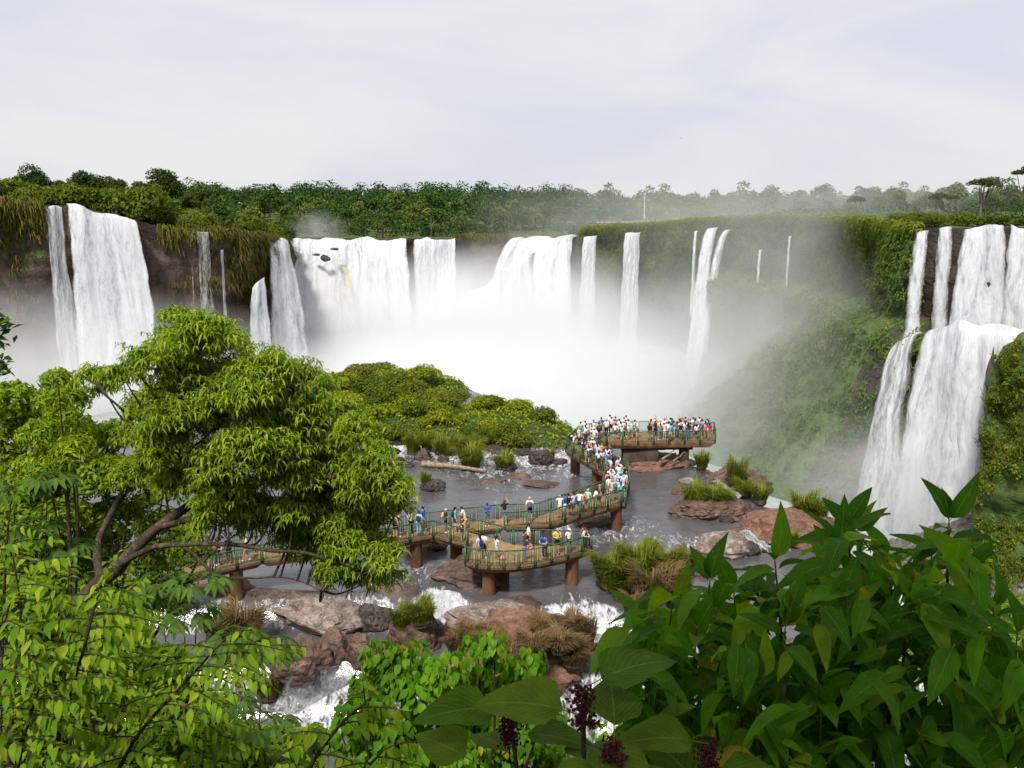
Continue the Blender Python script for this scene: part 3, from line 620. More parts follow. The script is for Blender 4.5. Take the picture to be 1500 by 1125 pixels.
for px, py, D, wd, h, sd, lab in ((42, 238, 226, 11, 11, 201, 'wide-crowned tree topping the left cliff with sky showing through it'), (125, 248, 224, 11, 9.5, 202, 'dense dark tree on the left cliff above the broad waterfall'), (200, 262, 226, 9, 8, 203, 'low bushy tree between two taller ones on the left cliff'),
                                  (235, 246, 230, 11, 10.5, 204, 'open arched tree crowning the left cliff near the falls'), (290, 274, 240, 9, 8, 205, 'yellowish low tree at the wooded end of the left cliff'), (-30, 262, 224, 12, 9, 206, 'dark tree at the outer end of the left cliff'), (88, 262, 232, 9, 8, 207, 'round dark tree behind the dense tree on the left cliff'), (165, 256, 236, 10, 9, 208, 'dull green tree behind the low bushy one on the left cliff')):
    p = at(px, py, D); me = tree_mesh(sd, h, wd, 4200, .6, 22, .75, -.15)
    place_tree(me, (p[0], D, p[2]-h*.93), 1, sd, lab, None, M['rim_leaf'], 'cliff_tree', 'bark')
SH = [shrub_mesh(300+k, 2.4, 2.6, 900, .42) for k in range(5)]
rs = random.Random(4)
for k in range(70):
    px = rs.uniform(-20, 425); i = min(range(0, iA), key=lambda q: abs(topx(rim[q])[0]-px)); b = rs.uniform(1.5, 18)
    if 60 < px < 205 and b < 9: b += 9
    x, y = rim[i, :2] + dr[i]*b; s = rs.uniform(.8, 1.7)*(.9 if b < 6 else 1.5)*(1.3 if 215 < px < 400 and b > 4 else 1)
    ol = rs.random() < .6; place_shrub(rs.choice(SH), (x, y, plateau_z(x, y)-.4), s, rs.uniform(0, 6), ('big ' if s > 1.9 else 'small ' if s < 1.2 else '') + ('rounded olive shrub' if ol else 'rounded dark green shrub') + (' at the edge of the left cliff top' if b < 6 else ' back from the edge on the left cliff top'), 'shrubs along the left cliff top', M['olive_leaf'] if ol else M['rim_leaf'])
for k in range(95):
    px = rs.uniform(870, 1540); i = min(range(iB, nU), key=lambda q: abs(topx(rim[q])[0]-px)); b = rs.uniform(2.5, 26)
    if px > 1330: b += 7
    x, y = rim[i, :2] + dr[i]*b; s = rs.uniform(.6, 1.0)*(1.25 if px > 1280 else 1)
    br_ = rs.random() < .7; place_shrub(rs.choice(SH), (x, y, plateau_z(x, y)-.3), s, rs.uniform(0, 6), ('low yellow-green shrub' if br_ else 'low olive shrub') + (' above the near ledge falls' if px > 1330 else ' near the edge of the right cliff top' if b < 12 else ' back from the edge on the right cliff top'), 'shrubs along the right cliff top', M['bright_leaf'] if br_ else M['olive_leaf'], s*.75)
# ---- grass
def tuft(rng, r, h, n, wd=.05, spread=1.0, droop=.5):
    """a tussock: n bent blades of two quads each"""
    a = rng.uniform(0, 6.28, n); q = r*.55*np.sqrt(rng.uniform(0, 1, n)); b = np.stack([q*np.cos(a), q*np.sin(a), np.zeros(n)], 1)
    o = np.stack([np.cos(a), np.sin(a), np.zeros(n)], 1)*spread*(q/r + .25 + rng.normal(size=n)*.12)[:, None] + rng.normal(size=(n, 3))*.12; o[:, 2] = 0
    L = h*(rng.uniform(.35, 1.2, n)*(1 + .25*np.sin(a*3 + q*4)))[:, None]; s = np.stack([-np.sin(a + rng.normal(size=n)*.8), np.cos(a), np.zeros(n)], 1)*wd*.5
    m1 = b + np.array([0, 0, 1])*L*.62 + o*L*.35; t = b + np.array([0, 0, 1])*L*(1-droop*.5) + o*L*(.55 + droop*.5)
    v = np.stack([b-s, b+s, m1-s*.9, m1+s*.9, t-s*.15, t+s*.15], 1).reshape(-1, 3); i = np.arange(n)[:, None]*6
    return v, np.concatenate([i + np.array([[0, 1, 3, 2]]), i + np.array([[2, 3, 5, 4]])])
rng = np.random.RandomState(21)
def hang(i0, i1, n, zlo, zhi, mat, name, label, size, skip=lambda px, z: False, bias=1.0, clump=False):
    """shaggy grass hanging on a cliff face"""
    V, Fq, m = [], [], 0
    for _ in range(n):
        i = rng.randint(i0, i1-1); zt = rim[i, 2]; u = rng.uniform(0, 1)**bias; z = zt + (max(zlo, -20) - zt)*u if zlo is not None else zt
        j = int(np.clip((z - zt)/(-22 - zt)*(nV-1), 0, nV-2)); P = CV[i, j]
        if z > zhi or skip(topx(P)[0], P[2]): continue
        o = np.array([nrm2[i, 0], nrm2[i, 1], 0]); k = 14 if not clump else 4; s_ = size*rng.uniform(.6, 1.4)
        if clump:
            cq = 22; dd_ = rng.normal(size=(cq, 3)); dd_ /= np.linalg.norm(dd_, axis=1)[:, None]; rr_ = s_*rng.uniform(.45, .95)
            lv, lf = leaf_quads(P + dd_*rr_*np.array([1, 1, .8]) + o*rr_*.3, dd_ + o*.5 + np.array([0, 0, .6]), .42*size, rng, .5, .3); V.append(lv); Fq.append(lf + m); m += len(lv)
        d = rng.normal(size=(k, 3))*.45 + o*.75 + np.array([0, 0, .25]); side = np.cross(o, [0, 0, 1])*s_*.06
        b = P + rng.normal(size=(k, 3))*s_*.2; m1 = b + d*s_*.5; t = m1 + d*s_*.25 + np.array([0, 0, -1])*s_*rng.uniform(.5, 1.0, (k, 1))
        V.append(np.stack([b-side, b+side, m1-side, m1+side, t-side*.2, t+side*.2], 1).reshape(-1, 3))
        q = np.arange(k)[:, None]*6 + m; Fq += [q + np.array([[0, 1, 3, 2]]), q + np.array([[2, 3, 5, 4]])]; m += k*6
    return tag(link(name, mesh(name, np.vstack(V), np.vstack(Fq)), mat), label, 'grass', kind='stuff')
hang(0, iA, 5200, -2, 99, M['cliff_grass'], 'cliff_grass', 'shaggy olive and brown grass hanging over the left cliff', 1.5, lambda px, z: (62 < px < 232) or (z < 17 and not (335 < px < 412) and (px*37.7) % 3 > .45), 2.6)
hang(iB, nU, 9000, -18, 99, M['wet_grass'], 'cliff_moss', 'wet green growth covering the misty right cliff', 1.2, lambda px, z: px > 1345, clump=True)
hang(iB, nU, 3800, 0, 99, M['grass'], 'rim_grass', 'yellow-green grass along the edge of the right cliff', 1.2, lambda px, z: px > 1350, 4.0, True)
hang(iA, iB, 500, 8, 99, M['cliff_grass'], 'throat_grass', 'thin olive grass at the lip of the far falls', 1.5, lambda px, z: not (665 < px < 750), 4.0)
# mossy spur in front of the near falls
sp = np.array([at(1458, 530, 101), at(1474, 508, 100), at(1500, 494, 98), at(1560, 482, 94), at(1680, 472, 88)])
spr = resample(np.c_[sp, sp[:, 0]], .8); zz = np.linspace(0, 1, 50)
tg2 = np.gradient(spr[:, :2], axis=0); tg2 /= np.linalg.norm(tg2, axis=1)[:, None]; nn2 = np.stack([tg2[:, 1], -tg2[:, 0]], 1)
ZS = spr[:, 2:3] + (-21 - spr[:, 2:3])*zz[None]; bb = np.stack([np.broadcast_to(np.arange(len(spr))[:, None]*.16, ZS.shape), ZS*.12, 0*ZS], -1)
oo = 4*sstep(0, .3, zz)[None]*.4 + fbm(bb, 5)*3.0 + np.abs(fbm(bb*3 + 5, 2))*1.2 + 2.5*sstep(.5, 1, zz)[None]; oo[0] *= .4
SV = np.stack([spr[:, 0:1] + nn2[:, 0:1]*oo, spr[:, 1:2] + nn2[:, 1:2]*oo, ZS + .4*fbm(bb*4, 2)], -1)
bk = SV[:, :1] + np.array([6, 14, -6]); bk2 = SV[:, :1] + np.array([2.5, 4, .1]); SV2 = np.concatenate([bk, bk2, SV], 1)
# close the end towards the falls
tag(link('cliff_spur', mesh('cliff_spur', SV2.reshape(-1, 3), grid_faces(len(spr), 52), True), M['cliff_green']), kind='structure')
endv = np.concatenate([SV[0], SV[0] + np.array([7, 14, 0])]); nE = len(SV[0])
tag(link('cliff_spur_side', mesh('cliff_spur_side', endv, grid_faces(2, nE)[:, ::-1], True), M['cliff']), kind='structure')
V, Fq, m = [], [], 0
for _ in range(2600):
    i = rng.randint(1, len(spr)); j = rng.randint(1, 50); P = SV[i, j]
    if float(perlin(np.array([[i*.11, j*.09, 2.2]]))[0]) > .22: continue
    v, f = (tuft(rng, .5, 1.0, 12, .07, 1.3, 1.0) if _ % 2 else blob_leaves([[0, 0, 0, .5, .5, .45]], 16, .26, rng)); V.append(v*rng.uniform(.6, 1.2) + P + np.array([nn2[i, 0], nn2[i, 1], -.2])*.3); Fq.append(f + m); m += len(v)
tag(link('spur_moss', mesh('spur_moss', np.vstack(V), np.vstack(Fq)), M['grass']), 'shaggy moss and grass on the rock spur', 'grass', kind='stuff')
# stones on the scree
V, Fq, m = [], [], 0
ic = bmesh.new(); bmesh.ops.create_icosphere(ic, subdivisions=1, radius=1); iv = np.array([v.co[:] for v in ic.verts]); iff = np.array([[v.index for v in f.verts] for f in ic.faces]); ic.free()
for _ in range(900):
    x, y = rng.uniform(40, 66), rng.uniform(70, 118); z = float(terrain_z(x, y)); s = rng.uniform(.15, .55)
    v = iv*(1 + rng.uniform(-.25, .25, (len(iv), 1)))*np.array([s, s, s*.6]) + np.array([x, y, z]); V.append(v); Fq.append(iff + m); m += len(iv)
tag(link('scree_stones', mesh('scree_stones', np.vstack(V), np.vstack(Fq)), M['talus']), 'loose grey stones on the scree slope', 'stones', kind='stuff')
# ---- the green island behind the walkway
IS = [shrub_mesh(340+k, 1.7, 1.7, 1300, .24, 8, .6) for k in range(5)]
ri = random.Random(9)
spots = [(535, 548, 112, 1.5, 'olive_leaf'), (600, 556, 108, 1.4, 'olive_leaf'), (556, 566, 106, 1.3, 'bright_leaf'), (640, 566, 104, 1.2, 'bright_leaf'), (668, 572, 104, 1.0, 'olive_leaf'), (584, 580, 102, 1.3, 'bright_leaf'), (720, 584, 101, 1.1, 'bright_leaf'), (760, 590, 100, 1.1, 'olive_leaf'), (795, 606, 98, 1.1, 'bright_leaf')]
for k in range(44): spots.append((ri.uniform(500, 815), ri.uniform(592, 640), None, ri.uniform(.7, 1.25), ri.choice(['bright_leaf', 'bright_leaf', 'bright_leaf', 'bright_leaf', 'olive_leaf'])))
for px, py, D, s, mt in spots:
    if D is None: x, y = gr(px, py, 1.5)[:2]; z = float(terrain_z(x, y)) - .2
    else:
        q = at(px, py, D); x, y = q[0], D; z = max(float(terrain_z(x, y)) - .2, q[2] - 1.7*s)
    if island(x, y) < .3 and D is None: continue
    place_shrub(ri.choice(IS), (x, y, z), s, ri.uniform(0, 6), 'rounded green shrub on the islet between river and gorge' if mt == 'bright_leaf' else 'darker olive shrub on the islet between river and gorge', 'bright shrubs on the islet' if mt == 'bright_leaf' else 'olive shrubs on the islet', M[mt])
for k in range(16):
    px, py = ri.uniform(495, 632), ri.uniform(533, 572); D = ri.uniform(119, 130); q = at(px, py, D); x = q[0]; s = ri.uniform(1.3, 1.9)
    place_shrub(ri.choice(IS), (x, D, q[2]-1.5*s), s, ri.uniform(0, 6), 'hazy green shrub on the knoll behind the islet', 'shrubs on the hazy knoll', M['bright_leaf'])
n = 26000; xs = rng.uniform(-30, 9, n); ys = rng.uniform(84, 136, n); hi = island(xs, ys); k = (hi > .35) & (edge_dist(xs, ys) > .5); xs, ys = xs[k], ys[k]
zs = terrain_z(xs, ys) + rng.uniform(0, .45, len(xs)); c = np.c_[xs, ys, zs]
v, f = leaf_quads(c, np.c_[rng.normal(size=(len(c), 2))*.8, np.ones(len(c))], .42, rng, .5)
tag(link('islet_undergrowth', mesh('islet_undergrowth', v, f), M['bright_leaf']), 'low bright green ground cover on the islet', 'ground cover', kind='stuff')
# ================================================================== WALKWAY
def paintmat(name, c, rough=.5):
    m, t, o = newmat(name); n = noise(t, pos(t), 9, 5, .7)
    princ(t, o, mixc(t, math_(t, 'MULTIPLY', math_(t, 'SUBTRACT', n, .52), 3, clamp=True), c, tuple(x*.45 + .02 for x in c)), rough, bump(t, n, .3, .01)); return m
M['green_rail'] = paintmat('green_paint', (.022, .085, .028)); M['wire'] = paintmat('olive_wire', (.035, .05, .014))
def concmat(name, a, b, c, sc=1.1):
    m, t, o = newmat(name); v = pos(t); n = noise(t, v, sc, 7, .65, .5, sc=(1, 1, .45)); n2 = noise(t, v, 11, 4)
    princ(t, o, ramp(t, math_(t, 'MULTIPLY_ADD', n2, .25, math_(t, 'MULTIPLY', n, .78)), [(.34, a), (.5, b), (.68, c)]), .85, bump(t, n2, .5, .03), .2); return m
M['concrete'] = concmat('stained_concrete', (.045, .026, .016), (.12, .065, .035), (.23, .13, .07))
M['pier'] = concmat('rusty_pier', (.035, .02, .013), (.11, .05, .025), (.2, .10, .048), .9)
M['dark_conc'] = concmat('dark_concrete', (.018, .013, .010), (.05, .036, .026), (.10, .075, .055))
M['floor'] = concmat('walkway_floor', (.12, .075, .035), (.22, .14, .07), (.32, .21, .105), 1.6)
ZD, ZF = 2.2, 2.45
def gp(pts, z): return np.array([gr(a, b, z) for a, b in pts])
nearA = gp([(215, 858), (310, 838), (384, 822), (565, 797), (635, 785), (738, 772.5), (806, 769), (910, 738)], ZD)
tA = np.gradient(nearA[:, :2], axis=0); tA /= np.linalg.norm(tA, axis=1)[:, None]
farA = nearA + np.c_[-tA[:, 1], tA[:, 0], 0*tA[:, 0]]*1.75; farA[-1] = gr(884, 724, ZD)
plat = gp([(686, 799), (681, 825), (698, 829), (716, 831), (738, 831.5), (760, 830.5), (784, 827.5), (808, 822.5), (832, 816.5), (852, 810.5), (868, 804), (858, 801), (752, 798)], ZD)
spur = gp([(635, 785), (686, 799), (752, 798), (683, 779)], ZD)
turn = gp([(910, 738), (917, 740), (922, 720), (919, 696), (905, 689), (886, 694), (884, 724)], ZD); turn[3:6, 2] = 2.3
rampD = np.array([gr(886, 694, 2.3), gr(905, 689, 2.3), gr(866, 664, ZF), gr(828, 659, ZF)])
farp = gp([(828, 659), (866, 664), (889, 650), (1048, 647), (1046, 635), (885, 632), (848, 640)], ZF)
walk = thing('walkway', 'zigzag concrete viewing walkway on piers with green mesh railings over the river', 'walkway', tuple(nearA[4] - np.array([0, 0, ZD])))
ofs = np.array(walk.location)
def wl(name, v, f, mat, parent=None, smooth=False):
    return link(name, mesh(name, np.asarray(v) - ofs, f, smooth), mat, parent or walk)
def slab(poly, th=.34, inset=.35, zoff=0):
    """deck slab with a shallower tapering soffit"""
    P = np.asarray(poly, float).copy(); P[:, 2] += zoff; n = len(P); c = P.mean(0)
    bm = bmesh.new(); rings = []
    for dz, k in ((0, 0), (-.16, 0), (-th-.1, inset)):
        rings.append([bm.verts.new(tuple(p + np.array([0, 0, dz]) + (c-p)*np.array([1, 1, 0])*min(.45, k/(np.linalg.norm((c-p)[:2]) + .01)))) for p in P])
    for a, b in zip(rings[:-1], rings[1:]):
        for i in range(n): bm.faces.new((a[i], a[(i+1) % n], b[(i+1) % n], b[i]))
    bm.faces.new(rings[0]); bm.faces.new(rings[2][::-1]); bmesh.ops.recalc_face_normals(bm, faces=bm.faces); bmesh.ops.triangulate(bm, faces=[f for f in bm.faces if len(f.verts) > 4])
    me = bpy.data.meshes.new('deck'); bm.to_mesh(me); bm.free(); me.transform(Matrix.Translation(-Vector(ofs)))
    for p in me.polygons: p.material_index = 1 if p.normal.z > .8 else 0
    me.materials.append(M['concrete']); me.materials.append(M['floor']); o = link('deck', me, None, walk); return o
for i in range(len(nearA)-1): slab([nearA[i], nearA[i+1], farA[i+1], farA[i]], zoff=-.002*(i % 2))
slab(plat, zoff=.003); slab(spur, zoff=.006); slab(turn, zoff=.004); slab(rampD); slab(farp, .45, .5, zoff=.005)
def railing(pts, pan=1.55, h=1.08, inset=.0):
    pts = [np.asarray(p, float) for p in pts]
    for a, b in zip(pts[:-1], pts[1:]):
        L = np.linalg.norm(b-a); n = max(1, round(L/pan))
        for k in range(n):
            p, q = a + (b-a)*k/n, a + (b-a)*(k+1)/n; d = (q-p)/np.linalg.norm(q-p); p, q = p + d*.03, q - d*.03; up = np.array([0, 0, 1.0])
            panel = wl('railing_panel', *bar(p + up*h, q + up*h, .075, .06), M['green_rail']); wl('bottom_rail', *bar(p + up*.14, q + up*.14, .05, .05), M['green_rail'], panel)
            for e, sgn in ((p, 1), (q, -1)):
                x = e + d*sgn*.03
                wl('post', *bar(x - up*.2, x + up*(h-.03), .075, .075), M['green_rail'], panel)
                x2 = x + d*sgn*.19; wl('stile', *bar(x2 + up*.16, x2 + up*(h-.03), .04, .04), M['green_rail'], panel)
            W = np.linalg.norm(q-p); ws = []
            for s in np.arange(.28, W-.22, .085): ws.append(bar(p + d*s + up*.17, p + d*s + up*(h-.04), .012, .012))
            for z in np.arange(.24, h-.05, .10): ws.append(bar(p + d*.2 + up*z, q - d*.2 + up*z, .011, .011))
            wl('wire_mesh', *join(ws), M['wire'], panel)
railing(nearA[:5]); railing(farA[:-1]); railing([farA[-2], farA[-1]]); railing(nearA[5:])
railing([spur[0], spur[1]]); railing([spur[3], spur[2]]); railing(list(plat[:2])); railing(list(plat[1::1][:-1]), 1.7); railing([plat[-2], plat[-1]])
railing(list(turn[:5])); railing([turn[6], turn[5]]); railing([rampD[0], rampD[3]]); railing([rampD[1], rampD[2]])
railing([farp[1], farp[2], farp[3], farp[4]]); railing([farp[0], farp[6], farp[5], farp[4]])
def pier(px, py, z, r=.42, bot=-1.2):
    p = gr(px, py, z); a = np.array([p[0], p[1], bot]); b = np.array([p[0], p[1], z-.3])
    v, f = tube([a, a + (b-a)*.3, a + (b-a)*.7, b-np.array([0, 0, .3]), b], [r*1.06, r, r, r, r*1.25], 18)
    wl('pier', v, f, M['pier'], smooth=True)
for a in ((345, 826), (470, 805), (609, 784), (668, 776), (775, 767), (800, 765), (903, 735)): pier(*a, ZD)
for a in ((716, 822, .43), (735, 806, .5), (838, 808, .43)): pier(a[0], a[1], ZD, a[2], -2.4)
for a in ((843, 655), (875, 680)): pier(*a, 2.3, .45)
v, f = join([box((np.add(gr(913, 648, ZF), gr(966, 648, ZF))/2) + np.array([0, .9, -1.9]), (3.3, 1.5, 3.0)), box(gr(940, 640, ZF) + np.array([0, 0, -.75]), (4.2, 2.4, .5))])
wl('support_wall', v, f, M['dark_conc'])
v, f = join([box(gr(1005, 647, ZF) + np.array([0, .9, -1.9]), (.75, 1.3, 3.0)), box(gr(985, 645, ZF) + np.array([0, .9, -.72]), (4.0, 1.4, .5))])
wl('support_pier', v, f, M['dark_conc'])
# ================================================================== PEOPLE
SKEL = dict(pelvis=(0, 0, .95, .135, .105), waist=(0, 0, 1.08, .125, .09), chest=(0, .005, 1.29, .15, .10), collar=(0, -.005, 1.44, .075, .065), neck=(0, .0, 1.50, .052, .055), head=(0, .018, 1.60, .075, .092), crown=(0, .005, 1.69, .06, .075),
            hipL=(-.09, 0, .89, .095, .095), kneeL=(-.10, .02, .50, .062, .062), ankL=(-.105, -.01, .09, .04, .045), toeL=(-.12, .15, .03, .035, .028),
            shL=(-.185, -.005, 1.41, .058, .058), elL=(-.245, -.03, 1.13, .042, .042), wrL=(-.25, .05, .88, .03, .03))
BONES = [('pelvis', 'waist'), ('waist', 'chest'), ('chest', 'collar'), ('collar', 'neck'), ('neck', 'head'), ('head', 'crown')]
for s in 'LR': BONES += [('pelvis', 'hip'+s), ('hip'+s, 'knee'+s), ('knee'+s, 'ank'+s), ('ank'+s, 'toe'+s), ('collar', 'sh'+s), ('sh'+s, 'el'+s), ('el'+s, 'wr'+s)]
for k in list(SKEL):
    if k.endswith('L'): q = SKEL[k]; SKEL[k[:-1]+'R'] = (-q[0],) + q[1:]
POSES = {
 'stand': {}, 'relaxed': dict(elR=(.27, -.05, 1.14), wrR=(.2, .12, .98), kneeL=(-.12, .06, .5)),
 'photo': dict(elL=(-.26, .16, 1.22), wrL=(-.07, .30, 1.50), elR=(.26, .16, 1.22), wrR=(.07, .30, 1.50)),
 'lean': dict(waist=(0, .02, 1.08), chest=(0, .10, 1.27), collar=(0, .16, 1.41), neck=(0, .19, 1.46), head=(0, .22, 1.55), crown=(0, .22, 1.64), shL=(-.185, .15, 1.38), shR=(.185, .15, 1.38), elL=(-.27, .25, 1.15), elR=(.27, .25, 1.15), wrL=(-.12, .42, 1.13), wrR=(.12, .42, 1.13)),
 'raise': dict(elR=(.28, .05, 1.58), wrR=(.14, .12, 1.80)),
 'walk': dict(kneeL=(-.10, .16, .53), ankL=(-.105, .14, .12), toeL=(-.11, .29, .06), kneeR=(.10, -.02, .50), ankR=(.105, -.26, .14), toeR=(.11, -.12, .04), elL=(-.25, -.12, 1.15), wrL=(-.23, -.08, .90), elR=(.25, .06, 1.14), wrR=(.22, .24, .96)),
 'phone': dict(elL=(-.24, .06, 1.14), wrL=(-.07, .28, 1.18), elR=(.24, .06, 1.14), wrR=(.07, .28, 1.18), head=(0, .045, 1.59), crown=(0, .05, 1.68)),
 'hips': dict(elL=(-.38, -.06, 1.18), wrL=(-.19, .04, 1.03), elR=(.38, -.06, 1.18), wrR=(.19, .04, 1.03))}
def skin(sk, bones, grow, sub=1):
    names = sorted({n for b in bones for n in b}, key=lambda n: (n != 'pelvis', n)); ix = {n: k for k, n in enumerate(names)}
    me = bpy.data.meshes.new('skin'); me.from_pydata([sk[n][:3] for n in names], [(ix[a], ix[b]) for a, b in bones], [])
    o = bpy.data.objects.new('skin', me); COL.objects.link(o); md = o.modifiers.new('skin', 'SKIN'); md.use_smooth_shade = True
    for n, d in zip(names, me.skin_vertices[0].data): d.radius = (sk[n][3] + grow, sk[n][4] + grow); d.use_root = ix[n] == 0
    sb = o.modifiers.new('sub', 'SUBSURF'); sb.levels = sub; sb.render_levels = sub
    dg = bpy.context.evaluated_depsgraph_get(); r = bpy.data.meshes.new_from_object(o.evaluated_get(dg)); bpy.data.objects.remove(o); bpy.data.meshes.remove(me)
    return r
def add_mesh(me, v, f):
    bm = bmesh.new(); bm.from_mesh(me); vs_ = [bm.verts.new(tuple(p)) for p in v]
    for q in f: bm.faces.new([vs_[i] for i in q])
    bm.to_mesh(me); bm.free()
def ell(c, r, n=10, m=7, cut=None):
    a = np.linspace(0, 2*np.pi, n, endpoint=False); b = np.linspace(-1.45, 1.57, m) if cut is None else np.linspace(cut, 1.57, m)
    v = np.array([[c[0] + r[0]*math.cos(x)*math.cos(y), c[1] + r[1]*math.sin(x)*math.cos(y), c[2] + r[2]*math.sin(y)] for x in a for y in b]); return v, grid_faces(n, m, True)
BODY = {}
for pn, over in POSES.items():
    sk = {k: (tuple(over[k]) + v[3:] if k in over else v) for k, v in SKEL.items()}
    body = skin(sk, BONES, 0, 2); hands = []
    for s in 'LR':
        w_, e_ = np.array(sk['wr'+s][:3]), np.array(sk['el'+s][:3]); d = (w_-e_)/np.linalg.norm(w_-e_); sd = np.cross(d, [0, .3, 1.0]); sd /= np.linalg.norm(sd); nn = np.cross(sd, d)
        hands.append(tube([w_, w_ + d*.04, w_ + d*.09], [.024, .036, .034], 6))
        for q, (ofs_, ln_) in enumerate(((-.027, .062), (-.009, .074), (.009, .07), (.027, .055))):
            r0 = w_ + d*.085 + sd*ofs_; hands.append(tube([r0, r0 + d*ln_*.5 + nn*.006, r0 + d*ln_*.85 + nn*.024], [.0095, .009, .006], 4))
        r0 = w_ + d*.03 + sd*.03; hands.append(tube([r0, r0 + d*.03 + sd*.025, r0 + d*.06 + sd*.028 + nn*.01], [.012, .011, .007], 4))
    h = np.array(sk['head'][:3]); fy = h + np.array([0, .092, -.01])
    face = [tube([fy + np.array([0, -.005, .03]), fy + np.array([0, .018, -.005]), fy + np.array([0, 0, -.012])], [.008, .014, .008], 5)]
    for s in (-1, 1): face.append(ell(h + np.array([s*.082, 0, 0]), (.012, .022, .032), 6, 5))
    add_mesh(body, *join(hands + face))
    up = [b for b in BONES if b[0] in ('waist', 'chest') or b in (('pelvis', 'waist'), ('collar', 'shL'), ('collar', 'shR'), ('shL', 'elL'), ('shR', 'elR'))]
    sk2 = dict(sk)
    for s in 'LR':
        a, b = np.array(sk['sh'+s][:3]), np.array(sk['el'+s][:3]); sk2['el'+s] = tuple(a + (b-a)*.72) + (.052, .052)
        a, b = np.array(sk['hip'+s][:3]), np.array(sk['knee'+s][:3]); sk2['knee'+s] = tuple(a + (b-a)*.8) + (.08, .08)
    shirt = skin(sk2, up, .014, 1)
    shorts = skin(sk2, [('pelvis', 'waist')] + [(a+s, b+s) if a != 'pelvis' else (a, b+s) for s in 'LR' for a, b in (('pelvis', 'hip'), ('hip', 'knee'))], .013, 1)
    trous = skin(sk, [(a+s, b+s) if a != 'pelvis' else (a, b+s) for s in 'LR' for a, b in (('pelvis', 'hip'), ('hip', 'knee'), ('knee', 'ank'))], .016, 1)
    c = h + np.array([0, -.018, .032]); hair = mesh('hair', *ell(c, (.094, .108, .098), 12, 7, -.35), True)
    lv, lf = join([ell(c, (.096, .11, .10), 12, 7, -.35), ell(c + np.array([0, -.06, -.13]), (.085, .05, .19), 10, 7)]); longhair = mesh('hair', lv, lf, True)
    cv, cf = join([ell(c + np.array([0, .01, .01]), (.102, .116, .098), 12, 6, -.05), ell(c + np.array([0, .12, .012]), (.075, .09, .012), 10, 4)]); cap = mesh('cap', cv, cf, True)
    sv, sf = join([ell(np.array(sk['ank'+s][:3])*.45 + np.array(sk['toe'+s][:3])*.55 + np.array([0, 0, -.01]), (.05, .135, .048), 8, 6) for s in 'LR']); shoes = mesh('shoes', sv, sf, True)
    ch = np.array(sk['chest'][:3]); bv, bf = join([ell(ch + np.array([0, -.19, -.06]), (.155, .10, .22), 10, 7), ell(ch + np.array([0, -.27, -.14]), (.11, .06, .10), 8, 6)]); pack = mesh('backpack', bv, bf, True)
    BODY[pn] = dict(body=body, shirt=shirt, shorts=shorts, trousers=trous, hair=hair, longhair=longhair, cap=cap, shoes=shoes, pack=pack)
def cloth(name, c):
    m, t, o = newmat(name); n = noise(t, obco(t), 14, 4); princ(t, o, mixc(t, n, tuple(x*.7 for x in c), tuple(min(.85, x*1.25) for x in c)), .85, bump(t, n, .5, .02), .15); return m
CLOTH = {k: cloth(k+'_cloth', c) for k, c in dict(white=(.72, .72, .72), black=(.015, .015, .018), navy=(.02, .03, .09), blue=(.02, .11, .5), red=(.5, .03, .03), grey=(.25, .26, .28), pink=(.65, .22, .3), mint=(.35, .68, .42), lavender=(.5, .46, .72), yellow=(.6, .42, .06),
        orange=(.65, .24, .06), teal=(.03, .36, .3), sky=(.22, .5, .72), beige=(.5, .4, .28), brown=(.12, .07, .04), khaki=(.3, .25, .15), denim=(.10, .16, .3), maroon=(.2, .02, .03), slate=(.08, .1, .15)).items()}
SKINS = [cloth('skin_tone', c) for c in ((.5, .29, .2), (.42, .23, .15), (.58, .36, .27), (.26, .13, .08))]
HAIR = {'black': cloth('black_hair', (.012, .010, .009)), 'brown': cloth('brown_hair', (.06, .03, .015)), 'fair': cloth('fair_hair', (.36, .23, .10)), 'grey': cloth('grey_hair', (.4, .39, .37))}
rp = random.Random(77)
def setm(o, m):
    if not o.data.materials: o.data.materials.append(m)
    o.material_slots[0].link = 'OBJECT'; o.material_slots[0].material = m
POSEW = {'stand': 'standing', 'relaxed': 'standing', 'photo': 'taking a photo', 'lean': 'leaning on the rail', 'raise': 'raising one arm', 'walk': 'walking', 'phone': 'looking down at a phone', 'hips': 'with hands on hips'}
def person(loc, face, pose, top, low, hair, where, group, longh=False, cap=None, pack=None, trousers=False, s=1.0):
    lw = 'trousers' if trousers else 'shorts'; hd = f'{cap} cap' if cap else f'{"long " if longh else ""}{hair} hair'
    lab = f'person {POSEW[pose]} in {top} top, {low} {lw}, {hd}' + (f', {pack} backpack' if pack else '')
    lab += f', {where}' if len((lab + ' ' + where).split()) < 17 else ''
    t = thing('person', lab, 'person', tuple(loc), face, group); t.scale = (s, s, s); B = BODY[pose]
    b = link('body', B['body'], None, t); setm(b, rp.choice(SKINS))
    for nm, key, mt in (('shirt', 'shirt', CLOTH[top]), (lw, lw, CLOTH[low]), ('hair', 'longhair' if longh else 'hair', HAIR[hair]), ('shoes', 'shoes', CLOTH[rp.choice(['white', 'white', 'black', 'grey', 'brown'])])): setm(link(nm, B[key], None, t), mt)
    if cap: setm(link('cap', B['cap'], None, t), CLOTH[cap])
    if pack: setm(link('backpack', B['pack'], None, t), CLOTH[pack])
    return t
UPc = R(180)
W1, W2, W3, W4, W5, W6 = 'near tree', 'middle walkway', 'rounded platform', 'walkway bend', 'crowded ramp', 'far platform'
